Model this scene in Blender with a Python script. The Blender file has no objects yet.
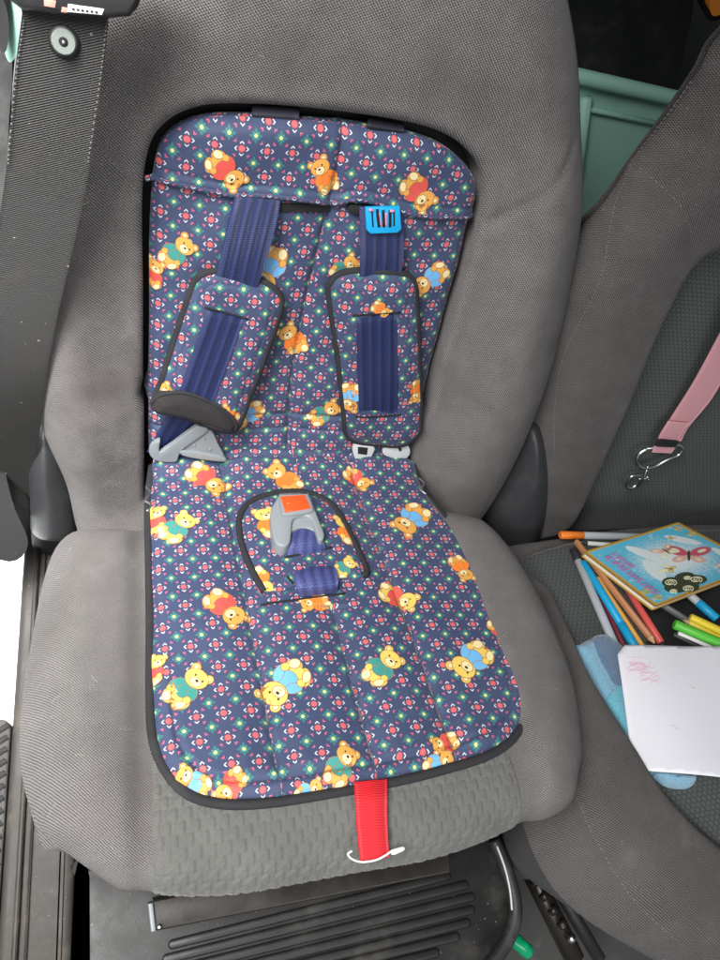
import bpy, math, random
import numpy as np
from mathutils import Vector

random.seed(4); rng = np.random.default_rng(7)
scene = bpy.context.scene
COL = scene.collection

# ------------------------------------------------------------------ camera
# world: X across the seat, Y towards the backrest, Z up; the fold between back pad and seat pad is the origin line
CAM = np.array([-.191, -.394, .718])
YAW, PITCH, ROLL = [math.radians(a) for a in (34.3, 58.9, -29.8)]
FPX = 721.0                                   # focal length for a 720 x 960 frame
fwd = np.array([math.sin(YAW)*math.cos(PITCH), math.cos(YAW)*math.cos(PITCH), -math.sin(PITCH)])
rgt = np.cross(fwd, [0, 0, 1]); rgt /= np.linalg.norm(rgt); dwn = np.cross(fwd, rgt)
r2 = math.cos(ROLL)*rgt + math.sin(ROLL)*dwn
d2 = -math.sin(ROLL)*rgt + math.cos(ROLL)*dwn
RC = np.array([r2, d2, fwd])
cam_d = bpy.data.cameras.new('camera'); cam = bpy.data.objects.new('camera', cam_d); COL.objects.link(cam)
from mathutils import Matrix
m = Matrix.Identity(4)
for i in range(3):
    m[i][0] = r2[i]; m[i][1] = -d2[i]; m[i][2] = -fwd[i]; m[i][3] = CAM[i]
cam.matrix_world = m
cam_d.sensor_fit = 'VERTICAL'; cam_d.sensor_height = 36; cam_d.lens = FPX/960*36
cam_d.clip_start = .01; cam_d.clip_end = 100
scene.camera = cam

# ------------------------------------------------------------------ light: soft daylight through the open door and the windscreen, plus an added pavement fill
world = bpy.data.worlds.new('World'); scene.world = world; world.use_nodes = True
bg = world.node_tree.nodes['Background']; bg.inputs[0].default_value = (.86, .94, 1, 1); bg.inputs[1].default_value = .30
def area(name, loc, target, size, power, col, spread=180):
    l = bpy.data.lights.new(name, 'AREA'); l.shape = 'RECTANGLE'; l.size, l.size_y = size; l.energy = power; l.color = col; l.spread = math.radians(spread)
    o = bpy.data.objects.new(name, l); COL.objects.link(o); o.location = loc
    o.rotation_euler = (Vector(target)-Vector(loc)).to_track_quat('-Z', 'Y').to_euler()
area('door_daylight', (-.85, -.45, 1.85), (-.1, -.15, .1), (.9, 1.0), 90, (1, .985, .97))
area('windscreen_daylight', (.0, -1.6, 1.25), (0, -.1, .05), (1.4, .6), 13, (.97, .985, 1))
area('pavement_fill', (-.80, .15, 1.2), (-.72, .05, -.6), (.6, .8), 13, (1, .99, .97), 40)  # added narrow-beam lamp that only brightens the pavement outside
scene.view_settings.view_transform = 'Standard'; scene.view_settings.look = 'None'
scene.view_settings.exposure = 0; scene.view_settings.gamma = 1
scene.cycles.use_denoising = True

# ------------------------------------------------------------------ frames (local coordinates -> world)
A_B, A_S = math.radians(23.6), math.radians(18.3)
XA = np.array([1., 0, 0])
UP = np.array([0, math.sin(A_B), math.cos(A_B)]); NB = np.array([0, -math.cos(A_B), math.sin(A_B)])
FR = np.array([0, -math.cos(A_S), math.sin(A_S)]); NS = np.array([0, math.sin(A_S), math.cos(A_S)])
def frame_back(off=(0, 0, 0)):
    off = np.array(off, float)
    def F(x, v, h):
        x, v, h = np.broadcast_arrays(*[np.asarray(a, float) for a in (x, v, h)])
        return off + x[..., None]*XA + v[..., None]*UP + h[..., None]*NB
    return F
def frame_seat(off=(0, 0, 0), s0=.37, r=.10):
    off = np.array(off, float)
    def F(x, s, h):
        x, s, h = np.broadcast_arrays(*[np.asarray(a, float) for a in (x, s, h)])
        t = np.maximum(s-s0, 0)/r
        base = np.minimum(s, s0)[..., None]*FR + r*np.sin(t)[..., None]*FR + r*(np.cos(t)-1)[..., None]*NS
        n = np.cos(t)[..., None]*NS + np.sin(t)[..., None]*FR
        return off + x[..., None]*XA + base + h[..., None]*n
    return F
def frame_flat(z=0., off=(0, 0)):
    def F(x, y, h):
        x, y, h = np.broadcast_arrays(*[np.asarray(a, float) for a in (x, y, h)])
        return np.stack([x+off[0], y+off[1], h+z], -1)
    return F
FB = frame_back(); FS = frame_seat()
O2 = (0.0, -.035, -.055)
FB2 = frame_back(O2); FS2 = frame_seat(O2, s0=.36, r=.26)
def project(P):
    c = (np.asarray(P)-CAM) @ RC.T
    return np.stack([360+FPX*c[..., 0]/c[..., 2], 480+FPX*c[..., 1]/c[..., 2]], -1)
def at_depth(px, z):
    return CAM + z*((px[0]-360)/FPX*r2 + (px[1]-480)/FPX*d2 + fwd)
def loc(F, pts, h=0., start=(0, .15)):
    """local (x, v) coordinates of the surface point of frame F at height h that lies on each line of sight"""
    out = []
    pts = np.atleast_2d(np.array(pts, float)); hh = np.broadcast_to(h, (len(pts),))
    for p, h1 in zip(pts, hh):
        q = np.array(start, float); e = 1e-5
        for _ in range(40):
            b = project(F(q[0], q[1], h1)); g = b-p
            if np.abs(g).max() < .01: break
            J = np.stack([(project(F(q[0]+e, q[1], h1))-b)/e, (project(F(q[0], q[1]+e, h1))-b)/e], -1)
            st = np.linalg.solve(J+1e-6*np.eye(2), -g); n = np.abs(st).max()
            q = q + st*min(1, .12/max(n, 1e-9))
        out.append(q)
    return np.array(out)
def loc1(F, px, h=0., start=(0, .15)): return loc(F, [px], h, start)[0]
def smooth(pts, closed=True, n=10):
    P = np.array(pts, float); m_ = len(P); out = []
    for i in range(m_ if closed else m_-1):
        g = lambda k: P[k % m_] if closed else P[min(max(k, 0), m_-1)]
        a, b, c, d = g(i-1), g(i), g(i+1), g(i+2)
        for k in range(n):
            t = k/n
            out.append(.5*((2*b)+(c-a)*t+(2*a-5*b+4*c-d)*t*t+(3*b-a-3*c+d)*t**3))
    if not closed: out.append(P[-1])
    return np.array(out)
def sstep(x): x = np.clip(x, 0, 1); return x*x*(3-2*x)
def seg_near(P, poly, closed=True):
    """nearest point and distance of each P on the polyline"""
    A = poly; Bq = np.roll(poly, -1, 0)
    if not closed: A, Bq = A[:-1], Bq[:-1]
    best = np.full(len(P), 1e9); near = np.zeros((len(P), 2))
    for a, b in zip(A, Bq):
        ab = b-a; L = ab@ab+1e-18
        t = np.clip(((P-a)@ab)/L, 0, 1); q = a+t[:, None]*ab
        d = np.hypot(*(P-q).T); mk = d < best
        best[mk] = d[mk]; near[mk] = q[mk]
    return near, best
def inside(P, poly):
    x, y = P[:, 0], P[:, 1]; c = np.zeros(len(P), bool)
    j = len(poly)-1
    for i in range(len(poly)):
        xi, yi = poly[i]; xj, yj = poly[j]
        if yi != yj:
            c ^= ((yi > y) != (yj > y)) & (x < (xj-xi)*(y-yi)/(yj-yi)+xi)
        j = i
    return c

# ------------------------------------------------------------------ objects
def thing(name, label, cat, base, group=None):
    o = bpy.data.objects.new(name, None); COL.objects.link(o); o.location = base
    o.empty_display_size = .02
    o['label'] = label; o['category'] = cat
    if group: o['group'] = group
    o['_base'] = list(map(float, base))
    return o
def mesh_obj(name, V, Fc, mats, parent=None, uv=None, fmat=None, smooth_=True, label=None, cat=None, group=None, kind=None):
    V = np.asarray(V, float)
    if parent is not None:
        r = parent
        while r.parent is not None: r = r.parent
        base = np.array(r['_base']) if '_base' in r else np.array(r.location)
    else:
        base = np.array([V[:, 0].mean(), V[:, 1].mean(), V[:, 2].min()])
    me = bpy.data.meshes.new(name)
    me.from_pydata((V-base).tolist(), [], [list(map(int, f)) for f in Fc])
    if not isinstance(mats, (list, tuple)): mats = [mats]
    for mt in mats: me.materials.append(mt)
    if fmat is not None: me.polygons.foreach_set('material_index', np.asarray(fmat, np.int32))
    if uv is not None:
        ul = me.uv_layers.new(name='UVMap'); vi = np.empty(len(me.loops), np.int32); me.loops.foreach_get('vertex_index', vi)
        ul.data.foreach_set('uv', np.asarray(uv, np.float32)[vi].ravel())
    me.polygons.foreach_set('use_smooth', np.full(len(me.polygons), smooth_))
    me.update()
    o = bpy.data.objects.new(name, me); COL.objects.link(o)
    if parent is not None: o.parent = parent
    else: o.location = base; o['_base'] = base.tolist()
    if label: o['label'] = label
    if cat: o['category'] = cat
    if group: o['group'] = group
    if kind: o['kind'] = kind
    return o
def smooth_by_angle(o, deg=40):
    me = o.data
    import bmesh
    bm = bmesh.new(); bm.from_mesh(me); lim = math.radians(deg)
    for e in bm.edges:
        if len(e.link_faces) == 2 and e.calc_face_angle(0) > lim: e.smooth = False
    bm.to_mesh(me); bm.free()
    return o

class Sheet:
    """a solid body on frame F: an outline (with holes), a height function H(x, v, d, dh) and a base"""
    def __init__(s, F, outline, H, res=.004, base=None, thick=.006, holes=(), tuck=0., rings=1, uvfn=None):
        s.F, s.out, s.H, s.res, s.base, s.thick, s.holes = F, np.asarray(outline), H, res, base, thick, [np.asarray(h) for h in holes]; s.tuck, s.rings, s.uvfn = tuck, rings, uvfn
    def dist(s, P):
        d = seg_near(P, s.out)[1]
        dh = np.full(len(P), 9.)
        for h in s.holes: dh = np.minimum(dh, seg_near(P, h)[1])
        return d, dh
    def surf(s, P, off=0.):
        P = np.atleast_2d(P); d, dh = s.dist(P)
        return s.F(P[:, 0], P[:, 1], s.H(P[:, 0], P[:, 1], d, dh)+off)
    def build(s, name, mats, parent=None, matfn=None, wallmat=None, **kw):
        mn, mx = s.out.min(0)-s.res, s.out.max(0)+s.res
        nx, ny = int((mx[0]-mn[0])/s.res)+2, int((mx[1]-mn[1])/s.res)+2
        gx = mn[0]+s.res*np.arange(nx); gy = mn[1]+s.res*np.arange(ny)
        ci, cj = np.meshgrid(np.arange(nx-1), np.arange(ny-1), indexing='ij'); ci, cj = ci.ravel(), cj.ravel()
        cen = np.stack([gx[ci]+s.res/2, gy[cj]+s.res/2], -1)
        k = inside(cen, s.out)
        for h in s.holes: k &= ~inside(cen, h)
        ci, cj, cen = ci[k], cj[k], cen[k]
        vid = lambda i, j: i*ny+j
        Q = np.stack([vid(ci, cj), vid(ci+1, cj), vid(ci+1, cj+1), vid(ci, cj+1)], -1)
        used, inv = np.unique(Q, return_inverse=True); Q = inv.reshape(-1, 4)
        P = np.stack([gx[used//ny], gy[used % ny]], -1)
        E_ = np.concatenate([Q[:, [a, (a+1) % 4]] for a in range(4)]); key = np.sort(E_, 1)
        kk = key[:, 0]*len(P)+key[:, 1]; u, idx, cnt = np.unique(kk, return_index=True, return_counts=True)
        be = E_[idx[cnt == 1]]; bv = np.unique(be)
        near, best = seg_near(P[bv], s.out)
        for h in s.holes:
            n2, b2 = seg_near(P[bv], h); mk = b2 < best; near[mk] = n2[mk]; best[mk] = b2[mk]
        P[bv] = near
        d, dh = s.dist(P)
        top = s.F(P[:, 0], P[:, 1], s.H(P[:, 0], P[:, 1], d, dh))
        hb = s.H(P[:, 0], P[:, 1], d, dh)-s.thick if s.base is None else np.full(len(P), s.base)
        bot = s.F(P[:, 0], P[:, 1], hb)
        n = len(P); V = np.concatenate([top, bot])
        a, b, c = top[Q[0, 0]], top[Q[0, 1]], top[Q[0, 3]]
        q0 = P[Q[0, 0]]; nn = s.F(q0[0], q0[1], 1.)-s.F(q0[0], q0[1], 0.)
        flip = np.dot(np.cross(b-a, c-a), nn) < 0
        # side walls: rings from the top edge down to the base, tucked in, their UV running on outwards
        K = s.rings; no = np.zeros((n, 2)); ev = P[be[:, 1]]-P[be[:, 0]]; on_ = np.stack([ev[:, 1], -ev[:, 0]], -1)
        np.add.at(no, be[:, 0], on_); np.add.at(no, be[:, 1], on_); no = no[bv]/(np.linalg.norm(no[bv], axis=1)[:, None]+1e-12)
        ring = np.full(n, -1); ring[bv] = np.arange(len(bv)); ht = (s.H(P[:, 0], P[:, 1], d, dh))[bv]; hbb = hb[bv]
        tk = s.tuck*(seg_near(P[bv], s.out)[1] < 1e-6); Vw, Uw, idx_r = [], [], [bv]
        for k_ in range(1, K+1):
            f_ = k_/K; q_ = P[bv]-no*(tk*f_**2)[:, None]; Vw.append(s.F(q_[:, 0], q_[:, 1], ht+(hbb-ht)*f_)); Uw.append(P[bv]+no*((ht-hbb)*f_)[:, None]); idx_r.append(2*n+(k_-1)*len(bv)+np.arange(len(bv)))
        V = np.concatenate([V]+Vw); W = []
        for k_ in range(K):
            i0, i1 = idx_r[k_], idx_r[k_+1]; W.append(np.stack([i0[ring[be[:, 1]]], i0[ring[be[:, 0]]], i1[ring[be[:, 0]]], i1[ring[be[:, 1]]]], -1))
        W = np.concatenate(W)
        bot_q = Q[:, ::-1]+n; Fc = np.concatenate([Q, bot_q, W]); PU = np.concatenate([P, P]+Uw); PU = PU if s.uvfn is None else s.uvfn(PU)
        if flip: Fc = Fc[:, ::-1]
        fm = None
        if matfn is not None:
            mi = matfn(cen[:, 0], cen[:, 1]); fm = np.concatenate([mi, mi, np.zeros(len(W), int)])
        if wallmat is not None: fm = np.concatenate([np.zeros(2*len(Q), int), np.full(len(W), wallmat)])
        return mesh_obj(name, V, Fc, mats, parent, uv=PU, fmat=fm, **kw)

def tube_geo(pts, rad, seg=8, closed=False, flat=1.0, nref=None):
    P = np.asarray(pts, float); n = len(P)
    rad = np.broadcast_to(rad, (n,))
    T = (np.roll(P, -1, 0)-np.roll(P, 1, 0)) if closed else np.gradient(P, axis=0)
    T /= np.linalg.norm(T, axis=1)[:, None]+1e-12
    ref = np.array(nref if nref is not None else (0.13, .4, .9)); V = []; UVs = []
    L = np.concatenate([[0], np.cumsum(np.linalg.norm(np.diff(P, axis=0), axis=1))])
    u = None
    for i in range(n):
        if u is None or nref is not None: a = ref
        else: a = u
        u = a-T[i]*np.dot(a, T[i]); u /= np.linalg.norm(u)+1e-12; w = np.cross(T[i], u)
        for k in range(seg):
            an = 2*math.pi*k/seg
            V.append(P[i]+rad[i]*(math.cos(an)*u*flat+math.sin(an)*w)); UVs.append((k/seg*.02, L[i]))
    Fc = []
    for i in range(n if closed else n-1):
        j = (i+1) % n
        for k in range(seg):
            k2 = (k+1) % seg
            Fc.append((i*seg+k, i*seg+k2, j*seg+k2, j*seg+k))
    if not closed:
        Fc.append(tuple(range(seg-1, -1, -1))); Fc.append(tuple((n-1)*seg+k for k in range(seg)))
    return V, Fc, UVs
def tube(name, pts, rad, mat, parent=None, seg=8, closed=False, flat=1., nref=None, **kw):
    V, Fc, U = tube_geo(pts, rad, seg, closed, flat, nref)
    return mesh_obj(name, V, Fc, mat, parent, uv=U, **kw)
def strip(name, Lp, Rp, thick, mat, parent=None, nseg=8, bow=0., **kw):
    """webbing: a solid band between two edge lines"""
    Lp, Rp = np.asarray(Lp, float), np.asarray(Rp, float); n = len(Lp)
    mid = (Lp+Rp)/2; T = np.gradient(mid, axis=0); W = Rp-Lp
    N = np.cross(T, W); N /= np.linalg.norm(N, axis=1)[:, None]+1e-12
    s_ = np.sign(np.sum(N*(CAM-mid), 1)); N *= (s_[n//2] if s_[n//2] else 1)
    Lg = np.concatenate([[0], np.cumsum(np.linalg.norm(np.diff(mid, axis=0), axis=1))])
    V, U = [], []
    for side in (1, -1):
        for i in range(n):
            for k in range(nseg+1):
                t = k/nseg; e = (1-(2*t-1)**8)
                V.append(Lp[i]*(1-t)+Rp[i]*t+N[i]*(side*thick/2*(.45+.55*e)+bow*(1-(2*t-1)**2)))
                U.append((t*np.linalg.norm(W[i]), Lg[i]))
    m_ = nseg+1; o = n*m_; Fc = []
    for i in range(n-1):
        for k in range(nseg):
            a = i*m_+k; Fc.append((a, a+1, a+m_+1, a+m_)); Fc.append((o+a, o+a+m_, o+a+m_+1, o+a+1))
        for k in (0, nseg):
            a = i*m_+k; Fc.append((a, a+m_, o+a+m_, o+a))
    for i in (0, n-1):
        for k in range(nseg):
            a = i*m_+k; Fc.append((a, o+a, o+a+1, a+1))
    return mesh_obj(name, V, Fc, mat, parent, uv=U, **kw)
def prism_geo(F, poly, h0, h1, bev=.001, nb=3):
    P = np.asarray(poly, float)
    area_ = .5*np.sum(P[:, 0]*np.roll(P[:, 1], -1)-np.roll(P[:, 0], -1)*P[:, 1])
    if area_ < 0: P = P[::-1]
    T = np.roll(P, -1, 0)-np.roll(P, 1, 0); T /= np.linalg.norm(T, axis=1)[:, None]+1e-12
    Nn = np.stack([-T[:, 1], T[:, 0]], -1)
    rings = [(0, h0)]+[(bev*(1-math.cos(a)), h1-bev*(1-math.sin(a))) for a in np.linspace(0, math.pi/2, nb+1)]
    n = len(P); V = []; U = []
    h1v = np.asarray(h1)
    for ins, h in rings:
        q = P+Nn*ins; V += list(F(q[:, 0], q[:, 1], np.broadcast_to(h, (n,)))); U += list(q)
    Fc = []
    for r_ in range(len(rings)-1):
        for i in range(n):
            j = (i+1) % n; Fc.append((r_*n+i, r_*n+j, (r_+1)*n+j, (r_+1)*n+i))
    Fc.append(tuple((len(rings)-1)*n+i for i in range(n))); Fc.append(tuple(range(n-1, -1, -1)))
    V = np.array(V)
    q0 = P.mean(0); up_ = F(q0[0], q0[1], 1.)-F(q0[0], q0[1], 0.); ex = F(q0[0]+1e-3, q0[1], 0.)-F(q0[0], q0[1], 0.); ey = F(q0[0], q0[1]+1e-3, 0.)-F(q0[0], q0[1], 0.)
    if np.dot(np.cross(ex, ey), up_) < 0: Fc = [f[::-1] for f in Fc]
    return V, Fc, U
def prism(name, F, poly, h0, h1, mat, parent=None, bev=.001, **kw):
    V, Fc, U = prism_geo(F, poly, h0, h1, bev)
    return smooth_by_angle(mesh_obj(name, V, Fc, mat, parent, uv=U, **kw), 35)
def lathe_geo(A, Bp, prof, seg=12):
    """prof: (distance along from A, radius)"""
    A, Bp = np.asarray(A, float), np.asarray(Bp, float); d = Bp-A; L = np.linalg.norm(d); d /= L
    u = np.cross(d, (0, .1, 1)); u /= np.linalg.norm(u); w = np.cross(d, u); V, Fc, U = [], [], []
    for t, r in prof:
        for k in range(seg):
            a = 2*math.pi*(k+.5)/seg; V.append(A+d*t+r*(math.cos(a)*u+math.sin(a)*w)); U.append((k/seg*.02, t))
    for i in range(len(prof)-1):
        for k in range(seg):
            k2 = (k+1) % seg; Fc.append((i*seg+k, i*seg+k2, (i+1)*seg+k2, (i+1)*seg+k))
    Fc.append(tuple(range(seg-1, -1, -1))); Fc.append(tuple((len(prof)-1)*seg+k for k in range(seg)))
    return V, Fc, U
def lathe(name, A, Bp, prof, mat, parent=None, seg=12, **kw):
    V, Fc, U = lathe_geo(A, Bp, prof, seg)
    return smooth_by_angle(mesh_obj(name, V, Fc, mat, parent, uv=U, **kw), 45)
def join_geo(parts):
    V, Fc, U, M = [], [], [], []
    for g in parts:
        o = len(V); V += list(g[0]); Fc += [tuple(i+o for i in f) for f in g[1]]; U += list(g[2]); M += [g[3] if len(g) > 3 else 0]*len(g[1])
    return V, Fc, U, M

# ------------------------------------------------------------------ materials
class S_:
    def __init__(s, nt, sock): s.nt, s.k = nt, sock
    def _op(s, op, *o):
        n = s.nt.nodes.new('ShaderNodeMath'); n.operation = op
        for i, x in enumerate((s,)+o):
            if isinstance(x, S_): s.nt.links.new(x.k, n.inputs[i])
            else: n.inputs[i].default_value = x
        return S_(s.nt, n.outputs[0])
    def __add__(s, o): return s._op('ADD', o)
    __radd__ = __add__
    def __sub__(s, o): return s._op('SUBTRACT', o)
    def __mul__(s, o): return s._op('MULTIPLY', o)
    __rmul__ = __mul__
    def __truediv__(s, o): return s._op('DIVIDE', o)
    def lt(s, o): return s._op('LESS_THAN', o)
    def gt(s, o): return s._op('GREATER_THAN', o)
    def fract(s): return s._op('FRACT')
    def abs(s): return s._op('ABSOLUTE')
    def sin(s): return s._op('SINE')
    def floor(s): return s._op('FLOOR')
    def pow(s, o): return s._op('POWER', o)
    def min(s, o): return s._op('MINIMUM', o)
    def max(s, o): return s._op('MAXIMUM', o)
    def clamp(s): n = s._op('ADD', 0.); n.k.node.use_clamp = True; return n
def material(name, rough=.6, color=(.5, .5, .5), metal=0., sheen=0., spec=None):
    mt = bpy.data.materials.new(name); mt.use_nodes = True; nt = mt.node_tree
    b = nt.nodes['Principled BSDF']; b.inputs['Base Color'].default_value = (*color, 1); b.inputs['Roughness'].default_value = rough
    b.inputs['Metallic'].default_value = metal
    if sheen: b.inputs['Sheen Weight'].default_value = sheen; b.inputs['Sheen Roughness'].default_value = .4
    if spec is not None: b.inputs['Specular IOR Level'].default_value = spec
    return mt, nt, b
def uvs(nt, kind='UV'):
    tc = nt.nodes.new('ShaderNodeTexCoord'); sp = nt.nodes.new('ShaderNodeSeparateXYZ'); nt.links.new(tc.outputs[kind], sp.inputs[0])
    return S_(nt, sp.outputs[0]), S_(nt, sp.outputs[1]), tc.outputs[kind]
def noise(nt, vec, scale, detail=3, rough=.55, dist=0):
    n = nt.nodes.new('ShaderNodeTexNoise'); n.inputs['Scale'].default_value = scale; n.inputs['Detail'].default_value = detail
    n.inputs['Roughness'].default_value = rough; n.inputs['Distortion'].default_value = dist
    nt.links.new(vec, n.inputs['Vector']); return S_(nt, n.outputs['Fac'])
def mixc(nt, fac, a, b):
    n = nt.nodes.new('ShaderNodeMix'); n.data_type = 'RGBA'
    for sock, x in ((n.inputs[0], fac), (n.inputs[6], a), (n.inputs[7], b)):
        if isinstance(x, S_): nt.links.new(x.k, sock)
        elif isinstance(x, (tuple, list)): sock.default_value = (*x, 1)[:4]
        else: sock.default_value = x
    return S_(nt, n.outputs[2])
def setc(nt, b, c): nt.links.new(c.k, b.inputs['Base Color'])
def bump(nt, b, h, dist=.001, strength=1.):
    n = nt.nodes.new('ShaderNodeBump'); n.inputs['Distance'].default_value = dist; n.inputs['Strength'].default_value = strength
    nt.links.new(h.k, n.inputs['Height']); nt.links.new(n.outputs[0], b.inputs['Normal'])
def smoothfac(x, lo, hi):
    n = x.nt.nodes.new('ShaderNodeMapRange'); n.interpolation_type = 'SMOOTHSTEP'
    n.inputs[1].default_value = lo; n.inputs[2].default_value = hi; x.nt.links.new(x.k, n.inputs[0]); return S_(x.nt, n.outputs[0])

def cloth(name, lo, hi, per=.0021, stain=(.115, .100, .094), sheen=.08, amp=1.0, lint=.25, sg=1.):
    mt, nt, b = material(name, .92, sheen=sheen, spec=.2)
    u, v, vec = uvs(nt)
    wob = noise(nt, vec, 60, 2)*.0016+noise(nt, vec, 420, 1)*.0007
    k = 2*math.pi/per
    s1 = ((u*.8+v*(.75*sg)+wob)*k).sin(); s2 = ((v*.95-u*(.45*sg)+wob)*(k*1.1)).sin()
    w = s1*.34+s2*.20+.5
    fine = noise(nt, vec, 1300, 2, .7); big = noise(nt, vec, 7, 4, .6); mid = noise(nt, vec, 38, 3, .6)
    w2 = (w*amp+(.5-.5*amp)+(fine-.5)*1.3+(mid-.5)*.35).clamp()
    c = mixc(nt, w2, lo, hi)
    c = mixc(nt, smoothfac(big, .48, .74)*.55, c, stain)
    c = mixc(nt, smoothfac(noise(nt, vec, 4.5, 5, .62, .6), .50, .68)*.38, c, tuple(x*.45 for x in stain))
    c = mixc(nt, smoothfac(noise(nt, vec, 11, 4, .7), .56, .78)*.16, c, (.30, .295, .295))
    c = mixc(nt, smoothfac(noise(nt, vec, 330, 1, .4), .76, .80)*lint, c, (.42, .40, .38))
    setc(nt, b, c); bump(nt, b, w+(fine-.5)*1.1, .0007, .85)
    return mt
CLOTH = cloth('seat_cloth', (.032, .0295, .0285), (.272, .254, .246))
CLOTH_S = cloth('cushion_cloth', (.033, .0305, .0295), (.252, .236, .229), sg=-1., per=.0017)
CLOTH2_S = cloth('cushion_cloth_shaded', (.021, .0195, .0188), (.160, .148, .141), per=.002, sg=-1.)  # same cushion cloth, the right seat's shade put into its colour
CLOTH2 = cloth('seat_cloth_shaded', (.024, .0225, .022), (.180, .167, .160), per=.002)  # darker copy of the seat cloth: light falloff to the right painted in
def relief_cloth():
    mt, nt, b = material('relief_cloth', .9, sheen=.2, spec=.2)
    u, v, vec = uvs(nt); fine = noise(nt, vec, 1100, 2, .7); mid = noise(nt, vec, 30, 3)
    c = mixc(nt, (fine*.8+mid*.4-.1).clamp(), (.045, .045, .042), (.170, .169, .158)); setc(nt, b, c); bump(nt, b, fine, .0005, .6); return mt
RELIEF = relief_cloth()
def panel_cloth():
    mt, nt, b = material('panel_cloth', .92, sheen=.15, spec=.2)
    u, v, vec = uvs(nt); k = 2*math.pi
    row = (v/.0052).floor(); fx = (u/.0062+row*.5).fract(); fy = (v/.0052).fract()
    ht = fx*.7+((fy-.5).abs().lt(.38))*.3+(noise(nt, vec, 700, 2)-.5)*.7
    c = mixc(nt, ht.clamp(), (.030, .034, .0325), (.104, .114, .108)); setc(nt, b, c); bump(nt, b, ht, .0007, .8); return mt
PANEL = panel_cloth()
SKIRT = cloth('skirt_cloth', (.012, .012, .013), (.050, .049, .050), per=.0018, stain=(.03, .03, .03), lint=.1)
def print_fabric():
    mt, nt, b = material('printed_cotton', .62, spec=.35, sheen=.15)
    u, v, vec = uvs(nt); p = .0218
    wx = (noise(nt, vec, 16, 2)-.5)*.0042; wy = (noise(nt, vec, 21, 2)-.5)*.0040
    U, V2 = (u+wx)/p, (v+wy)/p
    a = ((U+.5).fract()-.5).abs(); bb = ((V2+.5).fract()-.5).abs()
    c_ = (U.fract()-.5).abs(); d_ = (V2.fract()-.5).abs()
    thr = noise(nt, vec, 1500, 1)
    base = mixc(nt, thr, (.024, .036, .083), (.050, .067, .132))
    base = mixc(nt, smoothfac(noise(nt, vec, 6, 2), .35, .7)*.35, base, (.054, .068, .134))
    # teal flower
    mx, mi = c_.max(d_), c_.min(d_)
    q_ = (mx-.135)/.135; petal = (mi+q_*q_*.062).lt(.062)
    dg = (c_-d_).abs(); e_ = ((c_+d_)*.5-.075)/.065; leaf = (dg+e_*e_*.045).lt(.045)
    base = mixc(nt, petal*.8, base, (.035, .175, .165)); base = mixc(nt, leaf*.7, base, (.05, .30, .22))
    base = mixc(nt, (c_+d_).lt(.085), base, (.66, .58, .20))
    # pink corners
    pk = (mx-.262).abs().lt(.026)*mi.gt(.175)*mx.lt(.285); base = mixc(nt, pk*.9, base, (.52, .10, .19))
    # red dot, white chevrons
    r = (a*a+bb*bb).pow(.5); base = mixc(nt, r.lt(.134), base, (.30, .04, .06)); base = mixc(nt, r.lt(.112), base, (.56, .11, .115))
    ch = ((a+bb)-.255).abs().lt(.025)*a.min(bb).lt(.078); base = mixc(nt, ch*.95, base, (.62, .62, .66))
    setc(nt, b, base); bump(nt, b, thr+noise(nt, vec, 90, 2)*1.5, .0006, .5); return mt
PRINT = print_fabric()
def webbing(name, c0, c1, nst=5, width=.05, rough=.45):
    mt, nt, b = material(name, rough, spec=.35)
    u, v, vec = uvs(nt)
    st = (u*(2*math.pi*nst/width)).sin()
    zig = ((v/.0019)+((u*(nst*2/width)).fract()-.5).abs()*1.0).fract()
    zz = smoothfac((zig-.5).abs(), .1, .4)
    f = (st*.28+.45+zz*.35+(noise(nt, vec, 800, 2)-.5)*.5).clamp()
    setc(nt, b, mixc(nt, f, c0, c1)); bump(nt, b, st*.35+zz*.8, .0005, .6); return mt
NAVY = webbing('navy_webbing', (.002, .004, .020), (.016, .026, .10))
NAVY_LT = webbing('navy_fleece', (.016, .021, .08), (.07, .085, .24))
RED = webbing('red_webbing', (.30, .006, .012), (.58, .014, .022), 1, .03, .5)
def belt_mat():
    mt, nt, b = material('belt_webbing', .6, spec=.4)
    u, v, vec = uvs(nt); rib = ((v+u*.22)*(2*math.pi/.0018)).sin()
    wv = noise(nt, vec, 900, 2); dirt = noise(nt, vec, 14, 4, .6)
    c = mixc(nt, (rib*.3+.5+(wv-.5)*.6).clamp(), (.010, .010, .0098), (.036, .0345, .032))
    c = mixc(nt, smoothfac(dirt, .5, .8)*.6, c, (.05, .042, .034))
    c = mixc(nt, smoothfac(noise(nt, vec, 190, 1, .4), .75, .79)*.7, c, (.4, .38, .35))
    setc(nt, b, c); bump(nt, b, rib+wv*.6, .0006, .8); return mt
BELT = belt_mat()
def plastic(name, c, rough=.5, grain=1500, dirt=(.2, .19, .17), dirt_amt=.25, bmp=.3):
    mt, nt, b = material(name, rough, spec=.4)
    _, _, vec = uvs(nt, 'Object'); g = noise(nt, vec, grain, 2); d = noise(nt, vec, 22, 5, .65)
    cc = mixc(nt, g*.5, tuple(x*.8 for x in c), tuple(x*1.35 for x in c))
    cc = mixc(nt, smoothfac(d, .52, .8)*dirt_amt, cc, dirt)
    cc = mixc(nt, smoothfac(noise(nt, vec, 210, 1, .4), .78, .83)*min(1, dirt_amt), cc, (.25, .24, .22))
    setc(nt, b, cc); bump(nt, b, g, .0004, bmp)
    n = smoothfac(d, .3, .7)*.2+(rough-.08); nt.links.new(n.k, b.inputs['Roughness']); return mt
BLACKP = plastic('black_plastic', (.019, .019, .020), .48)
HINGE = plastic('dark_grey_plastic', (.040, .041, .044), .42, dirt_amt=.12)
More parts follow.
